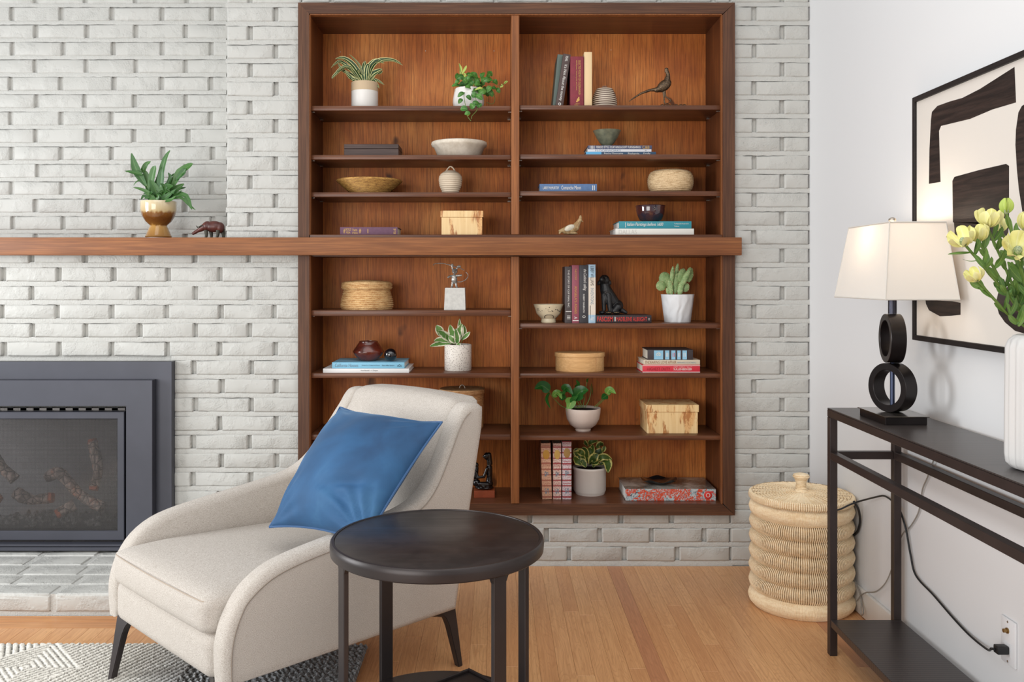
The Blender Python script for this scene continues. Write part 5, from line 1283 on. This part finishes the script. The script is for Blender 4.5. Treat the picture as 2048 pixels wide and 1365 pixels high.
# speckled pot with variegated pothos
Y=3.72; z=SH['LL2']; r=pw(54,Y); h=WZ(689,Y)-z
k=NT('terrazzo_speckle'); k.set(Roughness=.5); v=k.coord(); vo=k.n('TexVoronoi'); vo.inputs['Scale'].default_value=230; vo.inputs['Randomness'].default_value=1; k.l(v,vo.inputs['Vector']); n=k.noise(v,150,2,.5)
d=k.math('ADD',vo.outputs['Distance'],k.math('MULTIPLY',vo.outputs['Color'],.0)); sp=k.n('SeparateColor'); k.l(vo.outputs['Color'],sp.inputs[0]); f=k.math('MULTIPLY',k.math('LESS_THAN',vo.outputs['Distance'],.30),k.math('GREATER_THAN',sp.outputs[0],.45)); k.col(k.mix(f,(222,214,204),(86,62,54)))
t,X=pot('potted_pothos','cream-variegated pothos in a speckled white cylinder pot','plant',916,Y,z,[(r-.002,0),(r,.002),(r,h-.002),(r-.002,h),(r-.005,h),(r-.006,h-.02)],k.m)
obj('soil',lathe(B(),(X,Y,z),[(.001,h-.008),(r-.006,h-.01),(r-.007,h-.03)],24),M['soil'],t)
for px,wd in (([(905,683),(890,672),(876,662)],17),([(902,685),(882,680),(868,683)],12),([(903,687),(880,688),(860,693)],12),([(886,674),(879,662),(873,651)],17),([(912,682),(905,668),(900,650)],17),([(917,682),(918,668),(924,648)],18),([(916,684),(919,662),(919,638)],10),([(914,688),(914,676),(911,658)],13),([(922,680),(932,672),(940,664)],9),([(914,684),(905,680),(898,672)],14),([(918,686),(917,690),(917,697)],9),([(925,678),(928,664),(927,650)],12),([(908,686),(896,678),(893,668)],12)):
    leafpx(t,[(a,b,-.012*i+random.uniform(-.01,.01)) for i,(a,b) in enumerate(px)],Y,wd,'leaf_nj','oval',(random.uniform(-.3,.3),-1,.4),.2)
for px in ([(914,690),(905,680),(895,672)],[(916,690),(918,672),(920,655)],[(919,690),(928,677),(936,668)],[(912,690),(898,686),(880,684)]): stem(t,px,Y,.0013)
# wicker round lidded basket behind chair
Y=3.74; z=SH['LL3']; r=pw(89,Y); h=WZ(785,Y)-z; X=WX(924.5,Y)
t=thing('lidded_basket','tall round brown rattan basket with flat lid and wire loop behind the armchair','basket',(X,Y,z))
coil([(r*.86,0),(r*.92,.01),(r*.95,h)],.0022,.0052,(X,Y,z),140,M['rattan'],'basket_body',t)
coil([(r*.96,h*.985),(r*1.01,h*1.0),(r*1.02,h*1.085),(r*.98,h*1.11)],.0018,.004,(X,Y,z),140,M['rattan'],'lid_rim',t)
obj('lid_panel',lathe(B(),(X,Y,z),[(r*.98,h*1.07),(r*.94,h*1.09),(r*.5,h*1.095),(.002,h*1.1)],48),wood('dark_lid_wood',(92,60,42),(66,42,30),(40,26,20),'X',.5),t)
obj('loop_handle',tube(B(),[Vector((X-.010,Y,z+h*1.09)),Vector((X-.010,Y,z+h*1.09+.010)),Vector((X,Y,z+h*1.09+.017)),Vector((X+.010,Y,z+h*1.09+.009)),Vector((X+.011,Y,z+h*1.09))],.0018,seg=8),M['brass'],t)
# small footed bowl with painted marks
Y=3.66; z=SH['LR1']; r=pw(60,Y); h=WZ(609,Y)-z
t,X=pot('painted_bowl','small footed cream bowl with dark painted bugs left of the upright books','bowl',1097,Y,z,[(r*.47,0),(r*.50,.003),(r*.47,.016),(r*.6,.024),(r*.80,h*.5),(r*.91,h*.8),(r*.99,h*.97),(r,h),(r*.97,h),(r*.85,h*.65),(r*.4,.024),(.002,.022)],plain('cream_glaze',(214,200,170),.35,var=.05,vs=20),60,parts='bowl')
bw=B(); RR=random.Random(9)
for i in range(26):
    a=math.radians(RR.uniform(200,340)); zz=RR.uniform(.62,.88)*h; rr=r*lerp(.80,.97,(zz/h-.5)/.47)+.0004
    c=Vector((X+rr*math.cos(a),Y+rr*math.sin(a),z+zz)); tt=B(); bmesh.ops.create_icosphere(tt,subdivisions=1,radius=RR.uniform(.0012,.0024)); merge(bw,tt,Matrix.Translation(c))
tube(bw,[Vector((X+dx,Y-math.sqrt(max(0,(r*(.5+.55*(zz-.016)/(.5*h)) )**2-dx*dx))-.0006,z+zz)) for dx,zz in ((-.017,.020),(-.018,.027),(-.012,.032),(0,.033),(.012,.032),(.018,.027),(.017,.020))],.0010,seg=5)
tag(obj('painted_marks',bw,M['blackprint'],t),kind='stuff')
# cactus pot
Y=3.70; r=pw(66,Y); h=WZ(589,Y)-z
k=NT('embossed_white_ceramic'); k.set(Roughness=.4); k.col((226,228,230)); v=k.coord(); vo=k.n('TexWave'); vo.inputs['Scale'].default_value=9; vo.inputs['Distortion'].default_value=9; vo.inputs['Detail'].default_value=2; k.l(v,vo.inputs[0]); k.bump(vo.outputs['Fac'],.5,.004)
t,X=pot('potted_cactus','prickly pear cactus in a tapered white embossed pot right of the black dog','plant',1355,Y,z,[(r*.76,0),(r*.79,.002),(r*.99,h-.003),(r*1.0,h),(r*.95,h),(r*.93,h-.012)],k.m)
obj('soil',lathe(B(),(X,Y,z),[(.001,h-.008),(r*.93,h-.01),(r*.85,h-.03)],24),M['soil'],t)
def pad(cx_,cy_,w_,h_,rot,thick=.35,yaw=0,d=0):
    b=B(); bmesh.ops.create_uvsphere(b,u_segments=20,v_segments=14,radius=1); s=Y/F
    Mx=Matrix.Translation(W(cx_,cy_,Y+d))@Matrix.Rotation(math.radians(rot),4,'Y')@Matrix.Rotation(math.radians(yaw),4,'Z')@Matrix.Diagonal((w_*s/2,w_*s/2*thick,h_*s/2,1))
    spn=B(); RR=random.Random(int(cx_*7+cy_))
    for i in range(85):
        a=math.acos(RR.uniform(-1,1)); p=RR.uniform(0,2*PI); q=Vector((math.sin(a)*math.cos(p),math.sin(a)*math.sin(p),math.cos(a))); c=Mx@(q*1.01)
        tt=B(); bmesh.ops.create_icosphere(tt,subdivisions=0 if False else 1,radius=.0011); merge(spn,tt,Matrix.Translation(c))
    b.transform(Mx); o=obj('cactus_pad',b,M['cactus'],t,angle=180); tag(obj('spine_tufts',spn,M['spine'],o),kind='stuff')
for a in ((1322,572,21,20,-20,.35,10,.0),(1331,560,26,32,-20,.35,0,.01),(1344,552,8,38,6,.9,0,-.01),(1341,575,10,32,-10,.8,0,-.015),(1353,546,8,38,8,.8,0,.01),(1352,566,12,44,4,.6,0,0),(1364,552,20,30,12,.4,20,.0),(1370,558,12,44,28,.7,0,-.015),(1379,550,15,30,8,.5,0,.005),(1361,578,12,30,10,.8,0,-.015),(1372,576,13,18,20,.6,0,0),(1337,582,10,16,-10,.8,0,0)): pad(*a)
# pothos in white bowl
Y=3.72; z=SH['LR3']; r=pw(70,Y); h=WZ(816,Y)-z
P=[(.42,0),(.46,.06),(.40,.10),(.50,.13),(.75,.28),(.92,.52),(.985,.8),(1.0,.98),(.985,1.0),(.94,.99),(.9,.7)]
t,X=pot('potted_pothos','dark green pothos in a round cream bowl planter above the patterned books','plant',1166,Y,z,[(a*r+(.0005*math.sin(b*90)),b*h) for a,b in P],plain('matte_cream_bowl',(214,196,184),.6,bump=.2,bs=120),56)
obj('soil',lathe(B(),(X,Y,z),[(.001,h*.9),(r*.93,h*.9),(r*.85,h*.7)],24),M['soil'],t)
for px in ([(1160,816),(1128,815),(1110,800),(1098,784)],[(1162,816),(1150,795),(1138,780)],[(1166,816),(1170,790),(1174,765),(1176,760)],[(1170,816),(1178,800),(1182,782),(1180,772)],[(1188,815),(1202,802),(1216,790)],[(1192,815),(1208,800),(1222,788)],[(1158,816),(1140,800),(1125,792)],[(1164,814),(1158,796),(1156,785)]): stem(t,px,Y,.0016)
for px,wd,mt_,nr in (([(1099,782),(1084,772),(1069,778)],22,'leaf_pothos',(.1,-1,.3)),([(1098,786),(1094,800),(1101,818)],10,'leaf_pothos',(-.8,-.6,.2)),([(1106,793),(1116,786),(1124,799)],14,'leaf_pothos_pale',(.2,-1,.5)),([(1126,782),(1134,776),(1146,790)],17,'leaf_pothos',(0,-1,.2)),([(1148,798),(1162,783),(1177,781)],27,'leaf_pothos',(.1,-1,.4)),([(1140,795),(1141,808),(1134,822)],22,'leaf_pothos_pale',(0,-1,.1)),([(1128,800),(1124,790),(1132,782)],14,'leaf_pothos',(0,-1,.1)),([(1152,775),(1156,768),(1152,760)],9,'leaf_pothos',(.3,-1,.1)),([(1214,791),(1208,795),(1203,799)],14,'leaf_pothos',(-.2,-1,.2)),([(1213,788),(1220,780),(1232,788)],15,'leaf_pothos_pale',(0,-1,.3)),([(1184,790),(1184,778),(1182,766)],5,'leaf_pothos',(.8,-.5,0)),([(1175,765),(1174,760),(1178,757)],4,'leaf_pothos',(.3,-1,0)),([(1150,806),(1146,800),(1156,792)],14,'leaf_pothos',(0,-1,.1))):
    leafpx(t,[(a,b,-.014*i) for i,(a,b) in enumerate(px)],Y,wd,mt_,'heart',nr,.15)
# peperomia in white cylinder pot bottom shelf
Y=3.765; z=SH['LR4']; r=pw(68,Y); h=WZ(936,Y-.03)-z
t,X=pot('potted_peperomia','yellow-edged peperomia in a white rimmed cylinder pot on the bottom right shelf','plant',1179.5,Y,z,[(r*.86,0),(r*.88,.004),(r*.90,.008),(r*.945,.014),(r*.95,h-.016),(r*1.0,h-.010),(r*1.01,h-.003),(r*.99,h),(r*.93,h),(r*.92,h-.02)],plain('white_glazed_pot',(224,216,208),.35),56)
obj('soil',lathe(B(),(X,Y,z),[(.001,h-.012),(r*.92,h-.014),(r*.85,h-.03)],24),M['soil'],t)
pep=[([(1170,925),(1158,910),(1146,908)],20),([(1165,930),(1155,922),(1147,915)],18),([(1175,925),(1172,905),(1164,896)],14),([(1180,925),(1182,905),(1186,890)],16),([(1186,925),(1196,910),(1202,898)],22),([(1190,925),(1206,914),(1224,920)],14),([(1200,920),(1214,925),(1216,946)],20),([(1180,930),(1186,918),(1196,908)],20),([(1178,890),(1182,884),(1196,882)],12),([(1192,896),(1200,890),(1206,892)],14),([(1184,928),(1192,926),(1196,922)],10),([(1176,895),(1170,886),(1168,882)],9),([(1172,935),(1166,925),(1160,924)],14),([(1205,905),(1208,898),(1209,892)],9),([(1176,915),(1180,904),(1176,896)],14),([(1160,918),(1154,905),(1156,897)],16),([(1200,930),(1208,922),(1206,914)],12),([(1186,935),(1190,928),(1200,930)],10),([(1168,912),(1162,905),(1152,902)],14)]
for px,wd in pep: leafpx(t,[(a,b,-.03+random.uniform(-.02,.02)) for i,(a,b) in enumerate(px)],Y,wd,'leaf_pep','oval',(random.uniform(-.5,.5),-1,random.uniform(0,.6)),.22)
# ================================================================== FIGURINES
# pheasant
Y=3.68; s_=Y/F; z=SH['UR1']
def q(x,y,d=0): return W(x,y,Y+d)
t=thing('pheasant_figurine','bronze long-tailed pheasant figurine on the top right shelf','figurine',(WX(1335,Y),Y,z)); kb_=plain('aged_bronze',(118,96,72),.38,.6,c2=(62,50,40),vs=160,bump=.5,bs=240,bd=.002)
me=blob([('s',q(1328,171.5),(17*s_,9*s_,10.5*s_),Matrix.Rotation(math.radians(-38),4,'Y')),('s',q(1320,177.5),(13*s_,7*s_,6.5*s_),Matrix.Rotation(math.radians(-20),4,'Y')),('c',q(1334,163),q(1336,150),7*s_,4.2*s_),('c',q(1336,150),q(1333.5,141),4.2*s_,3.4*s_),('s',q(1333,139),(4*s_,3.3*s_,3.6*s_)),('c',q(1331,140),q(1329.5,145,-.003),1.6*s_,.6*s_),
    ('c',q(1316,179),q(1300,180.5),4.5*s_,2.6*s_),('c',q(1300,180.5),q(1282,187),2.8*s_,2.0*s_),('c',q(1282,187),q(1266,197),2.0*s_,1.4*s_),('c',q(1266,197),q(1258,203),1.4*s_,.7*s_),('c',q(1329,182),q(1331,193),2.6*s_,1.5*s_),('c',q(1331,193),q(1342,201,-.004),1.2*s_,1.2*s_),('c',q(1327,184),q(1329,207),2.2*s_,1.2*s_)],.0011,2)
obj('bird',me,kb_,t); bz=B()
z0=z
for i,(x,y) in enumerate(((1324,1),(1330,0),(1336,1),(1343,-1),(1352,0),(1361,1),(1368,0))):
    tt=B(); bmesh.ops.create_icosphere(tt,subdivisions=2,radius=1); merge(bz,tt,Matrix.Translation((WX(x,Y-.02),Y-.025,z0+.006))@Matrix.Diagonal((.010,.014,.0085 if i!=3 else .007,1)))
obj('base',bz,kb_,t)
obj('claw_foot',tube(B(),[q(1342,201,-.004),q(1338,206,-.006),q(1334,207,-.01)],.0018,seg=6),kb_,t); obj('claw_foot',tube(B(),[q(1329,206),q(1335,208,-.01)],.0018,seg=6),kb_,t)
# hen
Y=3.67; s_=Y/F; z=SH['UR4']
t=thing('hen_figurine','small cream and gold ceramic hen figurine above the mantel','figurine',(WX(1141,Y),Y,z))
me=blob([('s',q(1141,459),(17*s_,11*s_,9.5*s_),Matrix.Rotation(math.radians(-12),4,'Y')),('c',q(1150,456),q(1157,445),8.5*s_,4.6*s_),('c',q(1157,445),q(1160,440),4.6*s_,4.2*s_),('c',q(1162,441),q(1166,444),2*s_,.8*s_),('s',q(1161,435.5),(3*s_,1.8*s_,4.8*s_)),('c',q(1128,461),q(1119,462),6*s_,2.5*s_),('c',q(1122,463),q(1119,467),3*s_,2*s_),('s',q(1141,467),(15*s_,8*s_,2.6*s_))],.0013,2)
obj('hen',me,plain('golden_ceramic',(206,178,132),.4,c2=(150,112,68),vs=60,bump=.6,bs=160,bd=.003),t)
obj('wing',blob([('s',q(1139,456,-.010*1.9),(11*s_,3*s_,6*s_),Matrix.Rotation(math.radians(-25),4,'Y'))],.0012,1),plain('pale_wing',(222,212,190),.4,var=.1,vs=80),t)
# buffalo on mantel
Y=3.70; s_=Y/F; z=zm1
t=thing('animal_figurine','reddish-brown leather-backed grazing animal figurine on the mantel','figurine',(WX(420,Y),Y,z))
dz=zm1-WZ(473.8,Y)
def q2(x,y,d=0): return W(x,y,Y+d)+Vector((0,0,dz-.002))
me=blob([('s',q2(428,448),(18*s_,11*s_,11.5*s_)),('s',q2(415,447),(10*s_,10*s_,10*s_)),('s',q2(440,450),(9*s_,9*s_,11*s_)),('c',q2(410,448),q2(400,454),7.5*s_,5*s_),('c',q2(400,454),q2(391,459),4.6*s_,3.2*s_),('c',q2(391,459),q2(386.5,462),3.6*s_,3.0*s_)],.0016,3)
obj('body',me,plain('dark_red_leather',(104,54,44),.4,c2=(74,36,32),vs=24,bump=.3,bs=90),t,angle=180); kg=plain('grey_green_metal',(78,76,66),.5,.4,var=.3,vs=80)
for x,xf_,d in ((412,411.5,-.012),(421,422.5,.012),(436,433,-.012),(444,447,.012)):
    obj('leg',tube(B(),[q2(x,455,d),q2((x+xf_)/2+1,464,d),q2(xf_,472,d),q2(xf_,474.4,d)],lambda u:lerp(4.2,2.0,min(1,u*1.3))*s_,seg=10),kg,t)
obj('horn',tube(B(),[q2(398,449,-.010),q2(403,446,-.014),q2(408,447,-.016)],lambda u:lerp(1.6,.7,u)*s_,seg=8),kg,t); obj('ear',tube(B(),[q2(396,450,-.006),q2(392,446,-.01)],lambda u:lerp(1.5,.5,u)*s_,seg=8),kg,t)
obj('tail',tube(B(),[q2(448,452),q2(450,460),q2(449,467)],1.2*s_,seg=6),kg,t)
# dog
Y=3.70; s_=Y/F; z=zD
t=thing('dog_figurine','black sitting puppy figurine on the black book with red title','figurine',(WX(1222,Y),Y,z)); kd=plain('black_cast_resin',(30,29,30),.4,bump=.5,bs=110,bd=.004)
dz=z-WZ(631,Y)
def q3(x,y,d=0): return W(x,y,Y+d)+Vector((0,0,dz))
me=blob([('s',q3(1209,562,-.006),(10.5*s_,10*s_,10.5*s_)),('c',q3(1206,563,-.02),q3(1203.5,561,-.034),6*s_,4.6*s_),('s',q3(1198.5,567,-.008),(3.4*s_,4*s_,6.5*s_),Matrix.Rotation(math.radians(25),4,'Y')),('s',q3(1219,566,-.004),(3.4*s_,4*s_,6.5*s_),Matrix.Rotation(math.radians(-25),4,'Y')),
    ('c',q3(1209,569),q3(1212,583),9.5*s_,12*s_),('c',q3(1212,583),q3(1226,606,.01),12*s_,13*s_),('s',q3(1232,614,.012),(15*s_,13*s_,14*s_)),('c',q3(1207,592,-.010),q3(1208,622,-.012),5*s_,4*s_),('c',q3(1217,592,-.014),q3(1220,622,-.018),6*s_,4.6*s_),('s',q3(1204,627,-.02),(6*s_,7*s_,3.6*s_)),('s',q3(1217,627.5,-.026),(6.5*s_,7*s_,3.8*s_)),
    ('c',q3(1236,616,-.012),q3(1228,624,-.022),8*s_,5*s_),('s',q3(1233,627,-.026),(8*s_,6*s_,3.6*s_)),('c',q3(1242,622,.0),q3(1252,627,-.006),6*s_,3.4*s_),('s',q3(1210,600,-.008),(7*s_,7*s_,12*s_))],.0016,1)
obj('dog',me,kd,t,angle=180)
kn=plain('gold_worn_toes',(150,120,74),.4,.4); tb_=B()
for x,d in ((1214,-.040),(1217,-.042),(1220,-.040),(1230,-.037),(1233,-.039),(1236,-.037)):
    tt=B(); bmesh.ops.create_icosphere(tt,subdivisions=1,radius=.0026); merge(tb_,tt,Matrix.Translation(q3(x,627,d)))
tag(obj('toes',tb_,kn,t),kind='stuff')
for x in (1206,1213): tag(obj('eye',(lambda b:(bmesh.ops.create_icosphere(b,subdivisions=2,radius=.0024),b.transform(Matrix.Translation(q3(x-1,557,-.028 if x<1210 else -.026))))and b)(B()),plain('eye_glint%d'%x,(70,60,50),.1,coat=1),t))
# kneeling bronze figures
Y=3.72; s_=Y/F; z=SH['LL4']
t=thing('bronze_sculpture','dark bronze sculpture of two kneeling figures on a red wood block behind the armchair','sculpture',(WX(968,Y),Y,z))
obj('wood_base',bx(WX(948,3.68),WX(989.5,3.68),3.68,3.76,z,WZ(983,3.68),.001,1),plain('red_wood_block',(150,72,44),.35,var=.15,vs=20),t)
dz=WZ(983,3.68)-WZ(982.5,Y)
def q4(x,y,d=0): return W(x,y,Y+d)+Vector((0,0,dz))
me=blob([('s',q4(969,979),(19*s_,14*s_,4*s_)),('s',q4(978,972),(9*s_,9*s_,7*s_)),('c',q4(978,972),q4(979,955),7.5*s_,5.5*s_),('c',q4(979,955),q4(978.5,940),6*s_,6.5*s_),('c',q4(978.5,938),q4(977,925),4*s_,4*s_),('s',q4(973,917),(6*s_,6*s_,7.5*s_)),('c',q4(978,914),q4(981,932),5*s_,4*s_),('c',q4(968,917,-.004),q4(966,919,-.006),2.4*s_,1.2*s_),
    ('c',q4(974,942,-.012),q4(968,958,-.016),3.4*s_,3*s_),('c',q4(968,958,-.016),q4(955,960,-.016),3*s_,2.6*s_),('c',q4(976,974,-.01),q4(960,973,-.02),6*s_,5*s_),('c',q4(960,973,-.02),q4(968,979,-.022),4*s_,3.6*s_),
    ('s',q4(953,935),(4.4*s_,4.4*s_,5.5*s_)),('c',q4(953,941),q4(951,958),4.5*s_,5.5*s_),('s',q4(953,970),(8*s_,8*s_,8*s_)),('c',q4(950,947,-.008),q4(957,960,-.014),2.8*s_,2.6*s_)],.0015,2)
obj('figures',me,plain('polished_dark_bronze',(42,38,38),.2,.6,var=.3,vs=60,coat=.6),t,angle=180)
# ================================================================== MANTEL PLANTER
Y=3.68; z=zm1; X=WX(317,Y); r=pw(69,Y)
tag(obj('coaster',lathe(B(),(X,Y,z),[(.045,0),(.047,.001),(.047,.005),(.045,.006)],36),M['trimwhite']),'thin white round coaster under the brown goblet planter on the mantel','coaster')
z+=.0063; h=WZ(403,Y)-z
k=NT('drip_glaze'); k.set(Roughness=.12); k.b.inputs['Coat Weight'].default_value=.6; tc=k.n('TexCoord'); sp=k.n('SeparateXYZ'); k.l(tc.outputs['Object'],sp.inputs[0]); v=k.coord((60,60,6)); n=k.noise(v,1,3,.6)
f=k.math('ADD',k.math('DIVIDE',sp.outputs[2],h),k.math('MULTIPLY',k.math('SUBTRACT',n,.5),.22)); k.col(k.ramp(f,[(.0,(150,104,46)),(.30,(178,134,68)),(.36,(120,78,34)),(.52,(104,62,26)),(.66,(132,86,40)),(.72,(196,172,126)),(1,(216,200,166))]))
t,_=pot('potted_fern','blue star fern in a goblet-shaped brown and cream glazed planter on the mantel','plant',317,Y,z,[(r*.72,0),(r*.74,.003),(r*.70,.008),(r*.52,h*.26),(r*.46,h*.32),(r*.50,h*.345),(r*.72,h*.44),(r*.9,h*.58),(r*.99,h*.76),(r*1.0,h*.98),(r*.985,h),(r*.95,h*.99),(r*.93,h*.85)],k.m,64)
obj('soil',lathe(B(),(X,Y,z),[(.001,h*.94),(r*.94,h*.93),(r*.8,h*.8)],24),M['soil'],t)
fern=[([(292,372),(278,350),(270,332),(263,307)],17,0),([(284,350),(272,346),(249,342)],11,-.01),([(284,345),(292,330),(302,323)],12,.01),([(306,400),(312,375),(322,350),(330,318),(340,301)],14,.01),([(304,398),(302,370),(308,340),(312,332)],15,.0),([(300,398),(296,370),(292,350),(288,340)],13,.02),([(318,398),(322,360),(325,335)],16,-.02),([(325,398),(345,370),(360,345),(378,332),(386,328)],16,.0),([(352,360),(366,345),(372,338)],13,-.01),([(328,396),(345,375),(342,352)],11,.01),([(330,398),(350,380),(368,368)],13,.0),([(330,400),(350,388),(372,392),(380,410),(384,420)],12,-.03),([(330,402),(360,395),(378,410),(392,421)],7,-.03),([(310,400),(296,385),(280,378),(266,375)],8,-.02),([(305,398),(290,368),(276,362),(266,372)],5,.02),([(308,402),(300,395),(288,397)],10,-.04),([(315,402),(305,398),(296,403)],9,-.05),([(318,398),(330,378),(346,372)],18,-.03),([(314,396),(310,378),(300,360)],16,-.02),([(322,400),(335,392),(352,378)],12,-.04),([(325,400),(340,396),(365,380)],11,-.03),([(312,402),(316,395),(314,388)],8,-.05),([(310,400),(300,390),(290,388)],10,-.04),([(322,396),(340,358),(336,345)],9,-.01),([(342,352),(352,350),(350,362)],7,0),([(328,402),(342,400),(352,392)],9,-.05),([(300,398),(288,392),(282,400)],7,-.04)]
for px,wd,d in fern:
    leafpx(t,[(a,b,d-.004*i) for i,(a,b) in enumerate(px)],Y,wd,'leaf_fern','blade' if wd<13 else 'petal',(random.uniform(-.3,.3),-1,random.uniform(.1,.6)),.25,wave=.04)
stem(t,[(312,402),(300,385),(290,362),(284,348)],Y,.0014)
FR=random.Random(4)
for i in range(34):
    a=FR.uniform(-1.25,1.25); L_=FR.uniform(18,52); x0_=317+FR.uniform(-22,22); y0_=402+FR.uniform(-3,2); d=FR.uniform(-.05,.05)
    tx_,ty_=x0_+math.sin(a)*L_,y0_-math.cos(a)*L_*.95
    leafpx(t,[(x0_,y0_,d*.4),((x0_+tx_)/2+FR.uniform(-4,4),(y0_+ty_)/2-5,d),(tx_,ty_+FR.uniform(0,8),d*1.3)],Y,FR.uniform(6,12),'leaf_fern',FR.choice(['blade','petal']),(FR.uniform(-.7,.7),-1,FR.uniform(-.2,.8)),.3,wave=.05)
